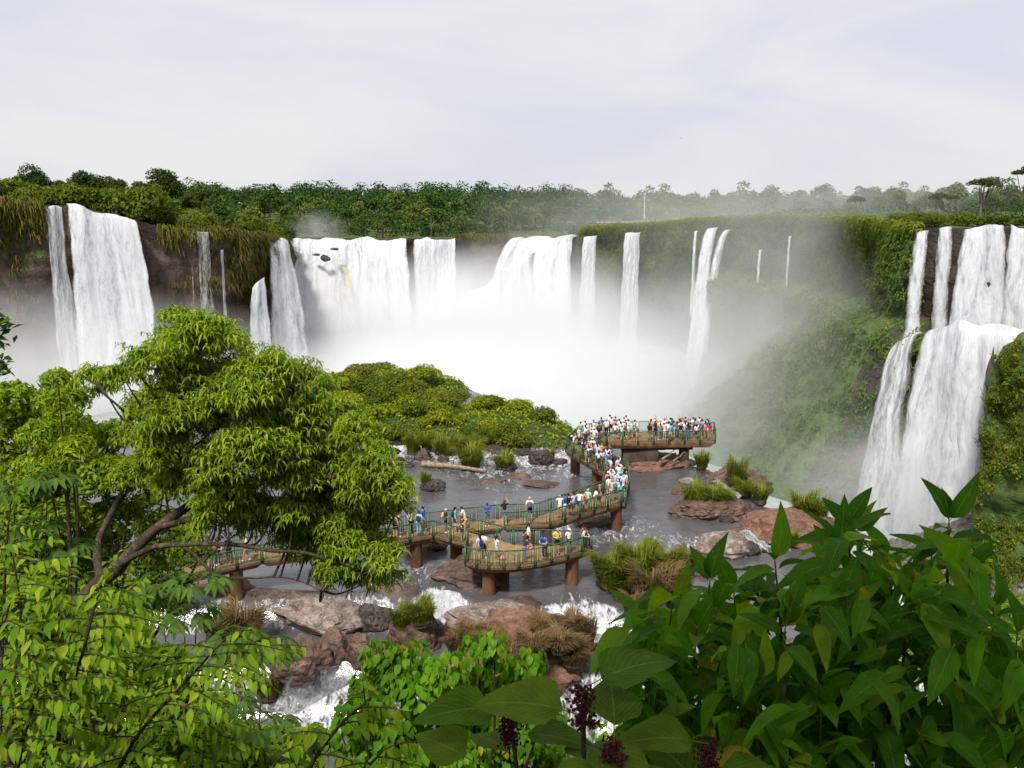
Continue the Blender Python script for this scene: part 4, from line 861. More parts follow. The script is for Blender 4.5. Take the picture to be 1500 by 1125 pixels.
# px, py(feet), facing deg (0 = away from camera), pose, top, lower, hair, options
FOLK = [(538, 793, 120, 'stand', 'red', 'grey', 'black', W1, {}), (558, 790, 200, 'phone', 'black', 'beige', 'black', W1, {}), (567, 788, 250, 'walk', 'slate', 'khaki', 'brown', W1, {}), (579, 789, 20, 'stand', 'pink', 'black', 'black', W1, dict(pack='black')),
 (584, 786, 90, 'stand', 'white', 'denim', 'brown', W1, dict(longh=True)), (603, 782, 300, 'phone', 'beige', 'black', 'brown', W1, dict(longh=True, trousers=True)), (614, 784, 10, 'stand', 'sky', 'sky', 'black', W1, dict(pack='navy', trousers=True)), (620, 780, 110, 'relaxed', 'blue', 'grey', 'black', W1, dict(s=1.08)),
 (653, 780, 100, 'phone', 'navy', 'black', 'grey', W2, dict(pack='yellow')), (667, 778, 80, 'stand', 'teal', 'navy', 'black', W2, dict(longh=True, pack='navy')), (681, 776, 270, 'lean', 'white', 'yellow', 'black', W2, {}), (677, 792, 110, 'photo', 'maroon', 'black', 'brown', W2, dict(longh=True)),
 (713.5, 771, 170, 'phone', 'blue', 'denim', 'brown', W2, {}), (739, 767, 10, 'raise', 'black', 'denim', 'brown', W2, dict(longh=True)), (776, 764, 5, 'walk', 'white', 'black', 'grey', W2, dict(pack='slate', s=1.06)),
 (820, 759, 0, 'lean', 'white', 'beige', 'fair', W4, {}), (828, 757, 300, 'phone', 'blue', 'white', 'brown', W4, {}), (833, 757, 60, 'hips', 'black', 'black', 'black', W4, {}), (840, 755, 320, 'photo', 'lavender', 'denim', 'black', W4, {}), (848, 753, 20, 'lean', 'white', 'navy', 'brown', W4, {}), (853, 752, 200, 'stand', 'orange', 'sky', 'brown', W4, dict(longh=True, pack='blue')),
 (861, 749, 210, 'relaxed', 'mint', 'grey', 'grey', W4, {}), (870, 747, 90, 'lean', 'white', 'black', 'black', W4, {}), (878, 745, 280, 'walk', 'slate', 'slate', 'fair', W4, dict(s=1.08)),
 (703, 821, 330, 'stand', 'lavender', 'denim', 'black', W3, dict(longh=True, pack='navy')), (709, 818, 30, 'stand', 'white', 'navy', 'black', W3, dict(cap='black')), (727, 819, 60, 'photo', 'white', 'sky', 'black', W3, dict(longh=True, s=.9)), (768, 822, 90, 'lean', 'navy', 'denim', 'black', W3, dict(trousers=True, s=.95)), (774, 806, 270, 'walk', 'white', 'black', 'black', W3, dict(s=1.05)),
 (798, 818, 210, 'lean', 'blue', 'navy', 'black', W3, dict(cap='navy', trousers=True)), (816, 812, 170, 'phone', 'yellow', 'black', 'black', W3, dict(cap='grey', s=1.03)), (833, 811, 150, 'stand', 'white', 'black', 'brown', W3, dict(cap='white', pack='blue')), (853, 808, 120, 'lean', 'lavender', 'slate', 'brown', W3, dict(longh=True)), (859, 804, 250, 'lean', 'orange', 'denim', 'black', W3, dict(longh=True)),
 (283, 832, 200, 'lean', 'white', 'navy', 'grey', W1, dict(cap='white')), (309, 829, 150, 'lean', 'pink', 'black', 'brown', W1, {}), (316, 828, 100, 'lean', 'red', 'denim', 'black', W1, dict(trousers=True)), (324, 826, 200, 'stand', 'slate', 'denim', 'black', W1, {}), (336, 824, 170, 'relaxed', 'navy', 'black', 'brown', W1, {}), (362, 822, 260, 'walk', 'beige', 'khaki', 'fair', W1, {})]
for px, py, fa, pose, top, low, hr, wh, op in FOLK:
    person(gr(px, py, ZD + .01), R(-fa), pose, top, low, hr, wh, 'visitors ' + wh, **op)
TOPS = ['white']*10 + ['blue', 'navy', 'black', 'black', 'red', 'pink', 'lavender', 'sky', 'beige', 'yellow', 'orange', 'mint', 'grey', 'teal', 'maroon', 'slate', 'grey', 'navy', 'white']
def crowd(poly_px, z0, z1, n, where, face, gap=.42, poses=('stand', 'relaxed', 'photo', 'lean', 'phone', 'hips', 'raise', 'stand')):
    poly = gp(poly_px, (z0+z1)/2); xy = poly[:, :2]; c = xy.mean(0); xy = c + (xy-c)*.9; done = []; tries = 0
    ymn, ymx = xy[:, 1].min(), xy[:, 1].max()
    while len(done) < n and tries < 6000:
        tries += 1; x, y = rp.uniform(xy[:, 0].min(), xy[:, 0].max()), rp.uniform(ymn, ymx); ins = False
        for (x1, y1), (x2, y2) in zip(xy, np.roll(xy, -1, 0)):
            if (y1 > y) != (y2 > y) and x < (x2-x1)*(y-y1)/(y2-y1) + x1: ins = not ins
        if not ins or any((x-a)**2 + (y-b)**2 < gap**2 for a, b in done): continue
        done.append((x, y)); z = z0 + (z1-z0)*(y-ymn)/(ymx-ymn) + .01
        lg = rp.random() < .35; person((x, y, z), R(face + rp.uniform(-70, 70)), rp.choice(poses), rp.choice(TOPS), rp.choice(['denim', 'black', 'navy', 'khaki', 'white', 'grey', 'beige']), rp.choice(['black', 'black', 'black', 'brown', 'brown', 'fair', 'grey']), where, 'visitors ' + where,
               longh=lg, cap=rp.choice(['white', 'black', 'navy', 'beige']) if rp.random() < .22 and not lg else None, pack=rp.choice(['black', 'navy', 'slate', 'teal']) if rp.random() < .25 else None, trousers=rp.random() < .4, s=rp.uniform(.88, 1.06))
crowd([(889, 737), (914, 737), (917, 718), (914, 700), (892, 700), (888, 724)], ZD, 2.3, 20, W5, 0)
crowd([(886, 694), (905, 689), (866, 664), (828, 659)], 2.3, ZF, 20, W5, 20, .36)
crowd([(832, 656), (868, 660), (890, 649), (960, 648), (960, 634), (885, 631), (850, 640)], ZF, ZF, 34, W6, 0, .36)
crowd([(950, 648), (1044, 646), (1043, 634), (950, 634)], ZF, ZF, 44, W6, 0, .34)
# small pink bag left on the platform floor
bv, bf = join([ell((0, 0, .13), (.2, .13, .15), 10, 7), tube(curve([(-.12, 0, .24), (-.06, 0, .36), (.06, 0, .36), (.12, 0, .24)], 4), .014, 5)])
tag(link('shoulder_bag', mesh('shoulder_bag', bv, bf, True), CLOTH['pink'], None, tuple(gr(737, 820, ZD + .02))), 'small pink bag lying on the rounded platform floor', 'bag')
# ================================================================== ROCKS, TUSSOCKS, DRIFTWOOD
def boulder_mesh(seed, sub=4):
    bm = bmesh.new(); bmesh.ops.create_icosphere(bm, subdivisions=sub, radius=1.0); v = np.array([q.co[:] for q in bm.verts]); rr = np.random.RandomState(seed)
    f = 1 + .30*fbm(v*1.2 + seed*3.3, 4)
    for k in range(14):
        d = rr.normal(size=3); d /= np.linalg.norm(d); h = rr.uniform(.62, .88); over = np.maximum(v@d*f - h, 0); v = v - d*over[:, None]*.85/f[:, None]
    v = v*(f + .10*fbm(v*4.0 + seed, 5, .65) + .07*np.abs(perlin(np.c_[v[:, 0]*.6, v[:, 1]*.6, v[:, 2]*5 + seed])))[:, None]
    for q, p in zip(bm.verts, v): q.co = p
    me = bpy.data.meshes.new('rock'); bm.to_mesh(me); bm.free()
    return me
RM = [boulder_mesh(k) for k in range(7)]
rk = random.Random(3)
def rock(px, py, wpx, hpx, mat, label, group=None, z=0.0, dep=1.0, sink=.35, name='boulder'):
    p = gr(px, py, z); d = p[1]; wx = wpx/F*d/2; hz = hpx/F*d
    o = link(name, RM[rk.randrange(7)], None, None, (p[0], p[1] + wx*dep*.4, z + hz*.5 - sink*hz), rk.uniform(-.3, .3) + (math.pi if rk.random() < .5 else 0), (wx*1.08, wx*dep*1.08, hz*.75)); setm(o, M[mat])
    return tag(o, label, 'rock', group)
G1, G2, G3, G4 = 'dark boulders in the river', 'rocks along the gorge edge', 'boulders below the rapids', 'flat rocks in the river'
for a in ((575, 682, 36, 14), (619, 672, 28, 16), (650, 676, 18, 8), (600, 684, 14, 8), (644, 662, 26, 10), (688, 660, 40, 10), (730, 662, 40, 9), (765, 666, 30, 10), (585, 652, 18, 9), (540, 664, 30, 10), (610, 660, 16, 10)): rock(*a, 'rock_dark', 'dark wet boulder in the shallows in front of the green islet', G1)
for px, py, w_, h_, lab in ((632, 719, 36, 15, 'dark boulder carrying a lone upright grass tuft in midstream'), (794, 679, 44, 20, 'large dark boulder beside white water near the ramp'), (742, 688, 36, 12, 'dark boulder under a round grass tussock by the log'), (595, 706, 18, 10, 'small dark boulder by the drooping tree branches'), (820, 680, 24, 8, 'low dark boulder at the foot of the ramp pier'), (574, 702, 30, 9, 'flat dark boulder half hidden by tree leaves')): rock(px, py, w_, h_, 'rock_dark', lab, sink=.25)
for px, py, w_, h_, lab in ((722, 706, 40, 5, 'low flat brown rock awash in midstream'), (760, 700, 45, 7, 'low brown rock slab above the midstream ripples'), (790, 712, 64, 7, 'longest low brown rock slab in midstream'), (960, 682, 130, 16, 'broad reddish rock shelf under the far platform'), (880, 770, 70, 12, 'brown rock slab awash behind the rounded platform'), (860, 748, 60, 7, 'flat brown rock ridge under the middle walkway')): rock(px, py, w_, h_, 'rock_red' if px == 960 else 'rock', lab, dep=.6, sink=.45, name='rock_slab')
for px, py, w_, h_, mt, lab in ((690, 850, 125, 34, 'rock', 'large brown rock outcrop under the rounded platform'), (625, 806, 60, 30, 'rock', 'brown boulder behind the walkway piers'), (1088, 715, 90, 34, 'rock', 'dark layered rock at the brink by the narrow spillway'), (1035, 757, 110, 26, 'rock', 'brown gravelly rock under the big grass clump'), (1150, 792, 150, 44, 'rock_red', 'broad orange-red rock at the brink of the gorge'), (1100, 812, 40, 20, 'rock_dark', 'black rock between the little brink cascades'),
        (1060, 812, 95, 32, 'rock_pale', 'pale grey streaked rock at the river edge'), (1080, 790, 44, 18, 'rock', 'rough brown rock behind the pale streaked one'), (1190, 780, 80, 30, 'rock_red', 'red rock hump topped with brink grass'), (1120, 772, 70, 9, 'rock_pale', 'thin pale rock slab by the gorge brink'), (1010, 708, 30, 8, 'rock_pale', 'small tan rock beside the big grass clump')): rock(px, py, w_, h_, mt, lab, dep=.7, sink=.3)
for px, py, w_, h_, mt, z, lab in ((470, 912, 215, 40, 'rock_pale', -1.4, 'long pale slab of rock bordering the dark pool'), (545, 916, 70, 36, 'rock_dark', -1.4, 'black undercut rock at the end of the pale slab'), (335, 900, 120, 50, 'rock_red', -1.4, 'red-brown rock behind the dry shrub by the pool'), (508, 906, 56, 34, 'rock_pale', -1.4, 'cracked pale block next to the long slab'),
        (605, 946, 95, 66, 'rock', -1.3, 'brown boulder capped with yellow grass by the rapids'), (755, 985, 235, 92, 'rock_red', -2.0, 'big reddish rock mound between the two rapids'), (730, 925, 140, 38, 'rock_pale', -.9, 'smooth pinkish rock crest at the lip of the rapids'), (830, 985, 110, 80, 'rock_red', -3.0, 'steep red rock face beside the little waterfall'), (800, 916, 90, 22, 'rock_pale', -1.0, 'pale lip rock next to the white rapid'),
        (437, 985, 105, 58, 'rock', -1.6, 'big rounded brown boulder beside the lower cascade'), (486, 962, 60, 48, 'rock', -1.5, 'angular brown boulder above the lower cascade'), (530, 968, 60, 50, 'rock', -1.5, 'brown boulder behind the round-leaved shrub'), (915, 918, 60, 26, 'rock_dark', -1.2, 'dark boulder beside the white chute'), (955, 905, 40, 22, 'rock_pale', -.8, 'pale rock by the dry grass bank'),
        (890, 862, 34, 26, 'rock', -.3, 'small brown rock at the foot of the grassy bank'), (400, 1030, 60, 40, 'rock_pale', -4.4, 'pale weathered rock by the cascade foot')): rock(px, py, w_, h_, mt, lab, z=z, dep=.7, sink=.3)
for k in range(16):
    px, py = ((rk.uniform(630, 690), rk.uniform(915, 940)) if k < 9 else (rk.uniform(470, 560), rk.uniform(985, 1010))); rock(px, py, rk.uniform(16, 32), rk.uniform(14, 24), 'rock_dark', 'dark rounded stone heaped at the foot of the rapids' if k < 9 else 'dark stone beside the foaming lower cascade', G3 if k < 9 else 'stones by the lower cascade', z=-1.6 if k < 9 else -3)
for k in range(60):
    if k < 34: px, py, z, lab, g_ = rk.uniform(985, 1200), 0, .05, 'broken brown rock among the rubble along the gorge brink', 'rubble along the brink'; py = 705 + (px-985)*.33 + rk.uniform(0, 40)
    elif k < 48: px, py, z, lab, g_ = rk.uniform(890, 1020), rk.uniform(668, 684), .1, 'low reddish rock in the rubble below the far platform', 'rubble below the far platform'
    else: px, py, z, lab, g_ = rk.uniform(560, 700), rk.uniform(640, 676), 0, 'small dark stone in the white shallows by the islet', 'stones in the shallows'
    rock(px, py, rk.uniform(9, 30), rk.uniform(5, 11), rk.choice(['rock', 'rock', 'rock_dark', 'rock_pale', 'rock_red']) if k < 48 else 'rock_dark', lab, g_, z, .8, .35)
for px, py, w_, h_ in ((476, 378, 9, 11), (490, 365, 10, 4), (464, 373, 7, 4)):
    p_ = at(px, py, 286.5); o = link('boulder', RM[rk.randrange(7)], None, None, tuple(p_), rk.uniform(0, 6), (w_/F*286/2, 1.6, h_/F*286/2)); setm(o, M['rock_dark']); tag(o, 'black rock jutting out of the huge white curtain waterfall', 'rock', 'rocks in the curtain waterfall')
# ---- tussocks
rt = np.random.RandomState(8)
TU = [mesh('blades', *tuft(rt, 1.0, 1.15, 900, .035, 1.1, .8)) for _ in range(4)]
WT = [mesh('blades', *tuft(rt, 1.0, .75, 2200, .03, 1.0, .7)) for _ in range(2)]
def tussock(px, py, wpx, hpx, label, group=None, mat='grass', z=.1, wide=False, D=None):
    p = gr(px, py, z) if D is None else at(px, py, D); s = wpx/F*p[1]/1.75; h = hpx/F*p[1]*(1.75 if wide else 1.15)
    t = thing('grass_tussock', label, 'grass', tuple(p), rk.uniform(0, 6), group); t.scale = (s, s, h)
    b = link('blades', rk.choice(WT if wide else TU), None, t); setm(b, M[mat])
    c = link('root_mound', RM[rk.randrange(7)], None, t, (0, 0, .05), 0, (.62, .62, .35)); setm(c, M['rock_dark']); return t
G5 = 'grass tussocks by the islet'
for a in ((605, 664, 26, 30), (625, 660, 20, 24), (652, 664, 38, 26), (690, 682, 44, 30), (672, 660, 24, 20), (715, 652, 26, 26), (700, 656, 30, 20), (640, 650, 20, 16)): tussock(*a, 'round green grass tussock on rocks at the edge of the islet', G5)
tussock(624, 713, 18, 22, 'lone upright grass tuft on a midstream boulder'); tussock(738, 685, 34, 22, 'round grass tussock standing apart by the driftwood log'); tussock(806, 674, 16, 16, 'small grass tuft on the boulder near the ramp')
tussock(1028, 684, 24, 22, 'dark grass tussock next to the far platform pier'); tussock(1078, 706, 32, 34, 'tall grass tussock at the brink above the narrow spillway', z=1.0); tussock(1092, 724, 30, 22, 'grass tussock at the brink below a taller one', z=.4); tussock(1114, 734, 28, 24, 'round grass tussock at the brink beside red rock', z=.2)
tussock(1178, 752, 44, 30, 'big round grass tussock on the red brink rock', z=1.2); tussock(1198, 764, 34, 36, 'grass tussock hanging down the side of the red brink rock', z=.6); tussock(1162, 790, 16, 12, 'tiny grass tuft growing on the red rock', z=.8)
for px, py, w_, h_ in ((1020, 738, 44, 28), (1045, 740, 44, 30), (1062, 738, 30, 22)): tussock(px, py, w_, h_, 'part of the big bright grass clump on the gravelly rock', 'big grass clump', z=.5)
for px, py, w_, h_, mt in ((900, 856, 80, 46, 'grass'), (940, 850, 80, 50, 'grass'), (925, 868, 80, 36, 'olive_leaf'), (975, 846, 60, 40, 'grass'), (1000, 840, 50, 34, 'dry_grass'), (955, 885, 70, 50, 'dry_grass'), (930, 900, 50, 30, 'dry_grass'), (990, 870, 50, 40, 'dry_grass')): tussock(px, py, w_, h_, 'dense yellow-green grass on the bank beside the rounded platform' if mt != 'dry_grass' else 'dry brown grass on the bank beside the rounded platform', 'green bank grass' if mt != 'dry_grass' else 'dry bank grass', mt, .3, True)
for px, py, w_, h_, z in ((838, 925, 56, 26, .1), (858, 940, 40, 30, -.4), (690, 932, 50, 18, 0), (800, 922, 60, 16, .5), (820, 950, 70, 24, .1), (720, 945, 60, 18, .4), (668, 948, 44, 20, -.4), (780, 952, 60, 22, .5), (842, 972, 56, 30, -.8), (750, 966, 60, 22, .2)): tussock(px, py, w_, h_, 'dry reddish grass covering the rock mound between the rapids', 'dry grass on the rock mound', 'dry_grass', z, True)
tussock(618, 910, 50, 30, 'yellow grass crown on the brown boulder by the rapids', None, 'grass', .35, True); tussock(588, 918, 40, 28, 'yellow grass on the shoulder of the brown boulder', None, 'grass', 0, True); tussock(355, 935, 80, 44, 'dry brown shrubby grass beside the dark pool', None, 'dry_grass', -1.2, True); tussock(318, 930, 50, 30, 'yellowish grass next to the dry brown clump by the pool', None, 'grass', -1.2, True); tussock(395, 1020, 60, 40, 'dry grass tuft by the cascade foot', None, 'dry_grass', -3.5, True)
# ---- driftwood
def log(a, b, z, r, label, name='driftwood_log'):
    p, q = gr(*a, z), gr(*b, z); m = (p+q)/2 + np.array([0, 0, .12]); pts = curve([p, m, q], 6) ; v, f = tube(pts, np.linspace(r, r*.55, len(pts)), 9, .12)
    bv, bf = tube([m, m + np.array([.5, .2, .45]), m + np.array([.9, .3, .6])], [r*.45, r*.3, r*.1], 6)
    t = thing(name, label, 'log', tuple(p)); link('trunk', mesh('trunk', v-p, f, True), M['driftwood'], t); link('branch_stub', mesh('branch_stub', bv-p, bf, True), M['driftwood'], t)
M['driftwood'] = barkmat('driftwood_bark', (.07, .05, .035), (.22, .16, .11))
log((618, 680), (712, 690), .25, .26, 'long pale driftwood log lying across the boulders in midstream')
log((968, 674), (990, 664), 1.0, .14, 'driftwood branch propped under the far platform'); log((985, 676), (1003, 668), .8, .1, 'thinner driftwood branch jammed against the far platform pier')
# ---- little cascades
def chute(label, a, b, wd, z0, z1):
    p, q = gr(*a, z0), gr(*b, z1); n, k = 24, 9; t = np.linspace(0, 1, n)[:, None]; c = p + (q-p)*t; c[:, 2] = z0 + (z1-z0)*(t[:, 0]**1.3) + .08*np.sin(t[:, 0]*9); d = (q-p)/np.linalg.norm(q-p); s = np.cross(d, [0, 0, 1]); s /= np.linalg.norm(s)
    u = np.linspace(-1, 1, k); V = c[:, None] + s*(u[None, :, None]*wd/2*(1 + .5*t[:, :, None])) + np.array([0, 0, 1])*(.16*(1-u**2))[None, :, None]; V = V + (.10*fbm(V*2.2, 3))[..., None]*np.array([0, 0, 1])
    L = np.linalg.norm(q-p); UV = np.stack([np.broadcast_to(u[None]*wd/2, (n, k)), np.broadcast_to(t*L, (n, k))], -1).reshape(-1, 2); B = np.broadcast_to(np.clip((1-np.abs(u))*2.2 + .25, 0, 1)[None], (n, k)).ravel()
    tag(link('cascade', mesh('cascade', V.reshape(-1, 3), grid_faces(n, k), True, UV, {'body': B}), M['rapid']), label, 'cascade')
chute('narrow white spillway running between dark rock and the big grass clump', (1046, 706), (1086, 730), .9, .9, .15)
chute('little white cascade over black rock at the brink', (1086, 780), (1118, 806), 1.6, .7, -.1)
chute('small white fall dropping beside the steep red rock face', (882, 932), (884, 995), 3.0, -1.2, -4.4); chute('foaming lower cascade between brown boulders', (470, 982), (470, 1045), 4.2, -1.4, -4.5)
chute('white rapid tumbling under the left of the rounded platform', (648, 868), (640, 912), 3.2, .12, -1.3); chute('broad white rapid tumbling beside the dry grass mound', (838, 884), (862, 912), 3.6, .12, -1.2)
# ---- far lookout with visitors, mast, bird
FL = at(925, 326, 330); fl = thing('lookout', 'tiny distant lookout crowded with visitors on the rim above the misty cliff', 'lookout', tuple(FL + np.array([0, 0, -1.4])))
link('deck', mesh('deck', *box((0, 0, 0), (30, 2.2, .3))), M['dark_conc'], fl); link('rail', mesh('rail', *join([bar((-15, -1, 1.1), (15, -1, 1.1), .12)] + [bar((x, -1, .1), (x, -1, 1.1), .1) for x in np.arange(-15, 15.1, 1.5)])), M['dark_conc'], fl)
for x in (-12, -4, 4, 12): link('support', mesh('support', *box((x, 0, -1.6), (.5, .5, 3))), M['dark_conc'], fl)
for k in range(34):
    t = thing('person', 'tiny distant visitor standing on the far rim lookout', 'person', (FL[0] + rp.uniform(-14.5, 14.5), 330 + rp.uniform(-.6, .7), FL[2]-1.24), rp.uniform(0, 6), 'visitors on the distant lookout'); b = link('body', BODY['stand']['body'], None, t); setm(b, SKINS[1])
    setm(link('shirt', BODY['stand']['shirt'], None, t), CLOTH[rp.choice(['white', 'white', 'white', 'red', 'blue', 'beige'])]); setm(link('trousers', BODY['stand']['trousers'], None, t), CLOTH['slate'])
p = at(944, 308, 345); q = at(944, 289, 345); v, f = tube([p - np.array([0, 0, 3]), p, q], [.17, .15, .10], 8); ms = thing('mast', 'slim white mast rising behind the distant lookout', 'mast', tuple(p)); link('pole', mesh('pole', v-p, f, True), CLOTH['white'], ms); link('finial', mesh('finial', *ell(q-p, (.2, .2, .2), 8, 6), True), CLOTH['white'], ms)
p = at(998, 202, 160); bd = thing('bird', 'tiny dark bird flying alone in the cloudy sky', 'bird', tuple(p)); bd.scale = (.42,)*3
link('body', mesh('body', *ell((0, 0, 0), (.16, .5, .14), 10, 7), True), CLOTH['black'], bd)
for s in (-1, 1): link('wing', mesh('wing', [(0, .25, .05), (0, -.15, .05), (s*.6, -.05, .28), (s*.6, .25, .3), (s*1.15, -.2, .12), (s*1.15, -.02, .13)], [[0, 1, 2, 3], [3, 2, 4, 5]]), CLOTH['black'], bd)
# ================================================================== FOREGROUND PLANTS
def leaf_mesh(wd=.4, n=6, fold=.18, curl=.25, pet=.12, shape=.9, seed=0, wave=.03):
    """leaf of unit length along +Y, folded along the midrib, with a thin stalk"""
    t = np.linspace(0, 1, n+1); w_ = wd*.5*np.sin(np.pi*t**shape)**.85*(1-.25*t); w_[-1] = .004; w_[0] = .012
    rr = np.random.RandomState(seed); V, UV = [], []
    for k in range(n+1):
        z = -curl*t[k]**2; wv = wave*rr.uniform(-1, 1)
        for u in (-1, 0, 1): V.append((u*w_[k], pet + t[k]*(1-pet*.3), z + abs(u)*fold*w_[k]*2 + u*wv)); UV.append((u, t[k]))
    f = []
    for k in range(n):
        for u in (0, 1): a = k*3+u; f.append([a, a+1, a+4, a+3])
    b = len(V); V += [(-.008, 0, .0), (.008, 0, 0), (.008, pet*1.05, 0), (-.008, pet*1.05, 0)]; UV += [(0, 0)]*4; f.append([b, b+1, b+2, b+3])
    return np.array(V), np.array(f), np.array(UV)
class Plant:
    def __init__(s, name, label, cat, base, group=None):
        s.root = thing(name, label, cat, tuple(base), 0, group); s.base = np.array(base, float); s.leaves = []; s.stems = []
    def leaf(s, p, d, n, size, k): s.leaves.append((np.array(p, float), np.array(d, float), np.array(n, float), size, k))
    def stem(s, pts, rad, nn=6): s.stems.append(tube(np.asarray(pts) - s.base, rad, nn, .08))
    def finish(s, shapes, mat, stem_mat, limit=300, lname='leaf', joined_stem=False):
        for i, (v, f) in enumerate(s.stems): link('stem', mesh('stem', v, f, True), M[stem_mat], s.root)
        key = [(np.linalg.norm(L[0]-np.array([0, 0, CAMZ]))/L[3], L) for L in s.leaves]; key.sort(key=lambda q: q[0])
        if not hasattr(Plant, 'cache'): Plant.cache = {}
        ms = []
        for i, (v, f, uv) in enumerate(shapes):
            ck = (id(shapes), i, mat)
            if ck not in Plant.cache: me = mesh('leaf', v, f, True, uv); me.materials.append(M[mat]); Plant.cache[ck] = me
            ms.append(Plant.cache[ck])
        V, Fq, U, m = [], [], [], 0
        for q, (_, (p, d, nn, size, k)) in enumerate(key):
            d = d/np.linalg.norm(d); x = np.cross(d, nn); x /= np.linalg.norm(x) + 1e-9; z = np.cross(x, d); Rm = np.stack([x, d, z], 1)*size
            if q < limit:
                o = link(lname, ms[k % len(ms)], None, s.root); lm = Matrix.Identity(4)
                for a in range(3):
                    for b in range(3): lm[a][b] = Rm[a, b]
                    lm[a][3] = p[a] - s.base[a]
                o.matrix_basis = lm
            else:
                v, f, uv = shapes[k % len(shapes)]; V.append(v @ Rm.T + p - s.base); Fq.append(f + m); U.append(uv); m += len(v)
        if V: tag(link('leaf_mass', mesh('leaf_mass', np.vstack(V), np.vstack(Fq), True, np.vstack(U)), M[mat], s.root), kind='stuff')
M['big_leaf'] = leafmat('broad_leaf', [(0, (.02, .08, .003)), (.45, (.042, .13, .004)), (.85, (.075, .185, .005)), (.97, (.15, .215, .012)), (1, (.28, .19, .02))], .42, .45, (1.6, 1.8, .3), True, .25)
M['under_leaf'] = leafmat('heart_leaf', [(0, (.04, .09, .006)), (.5, (.06, .12, .007)), (1, (.09, .15, .01))], .45, .45, (1.5, 1.6, .3), True, .2)
M['spray_leaf'] = leafmat('spray_leaflet', [(0, (.065, .15, .005)), (.4, (.12, .225, .006)), (.85, (.185, .285, .008)), (1, (.28, .32, .02))], .42, .42, (1.4, 1.5, .35), True, .35)
M['round_leaf'] = leafmat('round_leaf', [(0, (.045, .13, .006)), (.4, (.08, .19, .007)), (.96, (.12, .24, .009)), (1, (.4, .22, .02))], .4, .35, (1.4, 1.5, .35), False, .4)
M['hand_leaf'] = leafmat('palmate_leaflet', [(0, (.03, .075, .012)), (.5, (.05, .11, .015)), (1, (.08, .14, .02))], .35, .45, (1.3, 1.5, .4), True, .35)
M['willow_leaf'] = leafmat('slender_leaf', [(0, (.085, .145, .006)), (.4, (.145, .225, .008)), (.8, (.215, .295, .012)), (.985, (.28, .33, .02)), (1, (.55, .38, .02))], .38, .42, (1.35, 1.45, .4), False, .35)
M['mid_leaf'] = leafmat('small_tree_leaf', [(0, (.07, .135, .005)), (.4, (.125, .205, .006)), (.8, (.19, .265, .009)), (1, (.25, .29, .02))], .38, .45, (1.35, 1.5, .4))
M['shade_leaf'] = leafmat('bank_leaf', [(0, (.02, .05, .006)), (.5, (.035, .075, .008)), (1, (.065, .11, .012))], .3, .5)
M['stem_dark'] = barkmat('dark_stem', (.012, .010, .007), (.03, .024, .014)); M['stem_green'] = barkmat('green_stem', (.03, .035, .012), (.07, .075, .025))
M['flower'] = cloth('red_flower', (.05, .008, .010))
rg = np.random.RandomState(31)
def rv3(s=1.0): return rg.normal(size=3)*s
# ---- the big tree
TD = 18.0
def tp(px, py, D=TD): return at(px, py, D)
tb = tp(40, 1080, 17.5); tb[2] = float(terrain_z(tb[0], tb[1])) - .3
tree = thing('tree', 'large spreading tree with drooping slender leaves in front of the walkway', 'tree', tuple(tb))
LIMBS = [([tuple(tb), tp(70, 960, 17.6), tp(130, 872, 17.8), tp(180, 822, 18)], (.30, .2)),
         ([tp(180, 822, 18), tp(232, 772, 18), tp(300, 725, 18.2), tp(380, 670, 18.4), tp(450, 620, 18.6)], (.17, .05)),
         ([tp(150, 852, 17.9), tp(142, 800, 18.4), tp(170, 740, 18.6), tp(205, 690, 18.6), tp(240, 610, 18.5), tp(290, 520, 18.4)], (.13, .04)),
         ([tp(232, 772, 18), tp(300, 752, 17.6), tp(400, 700, 17.4), tp(500, 700, 17.3), tp(575, 718, 17.2)], (.1, .03)),
         ([tp(170, 830, 18), tp(230, 802, 17.4), tp(330, 798, 17.0), tp(430, 812, 16.8), tp(520, 830, 16.8)], (.09, .03)),
         ([tp(270, 800, 17.2), tp(320, 842, 16.9), tp(400, 846, 16.8), tp(470, 866, 16.8)], (.05, .012)),
         ([tp(205, 690, 18.6), tp(190, 620, 18.2), tp(150, 570, 18), tp(115, 545, 18)], (.05, .015)),
         ([tp(300, 725, 18.2), tp(360, 600, 19), tp(400, 545, 19.2)], (.07, .03)),
         ([tp(240, 610, 18.5), tp(215, 560, 17.8), tp(190, 535, 17.6)], (.045, .015)), ([tp(300, 752, 17.6), tp(280, 690, 17), tp(250, 640, 16.8)], (.04, .015))]
LP = []
for i, (c, (r0, r1)) in enumerate(LIMBS):
    pts = curve(c, 9); pts = pts + .05*fbm(pts*1.1, 2)[:, None]*np.array([1, 1, 1.]); v, f = tube(pts, np.linspace(r0, r1, len(pts))*.75, 10 if i < 3 else 7, .08)
    link('trunk' if i == 0 else 'limb', mesh('trunk' if i == 0 else 'limb', v - tb, f, True), M['bark'], tree)
    if i: LP.append(pts)
LPT = np.vstack(LP)
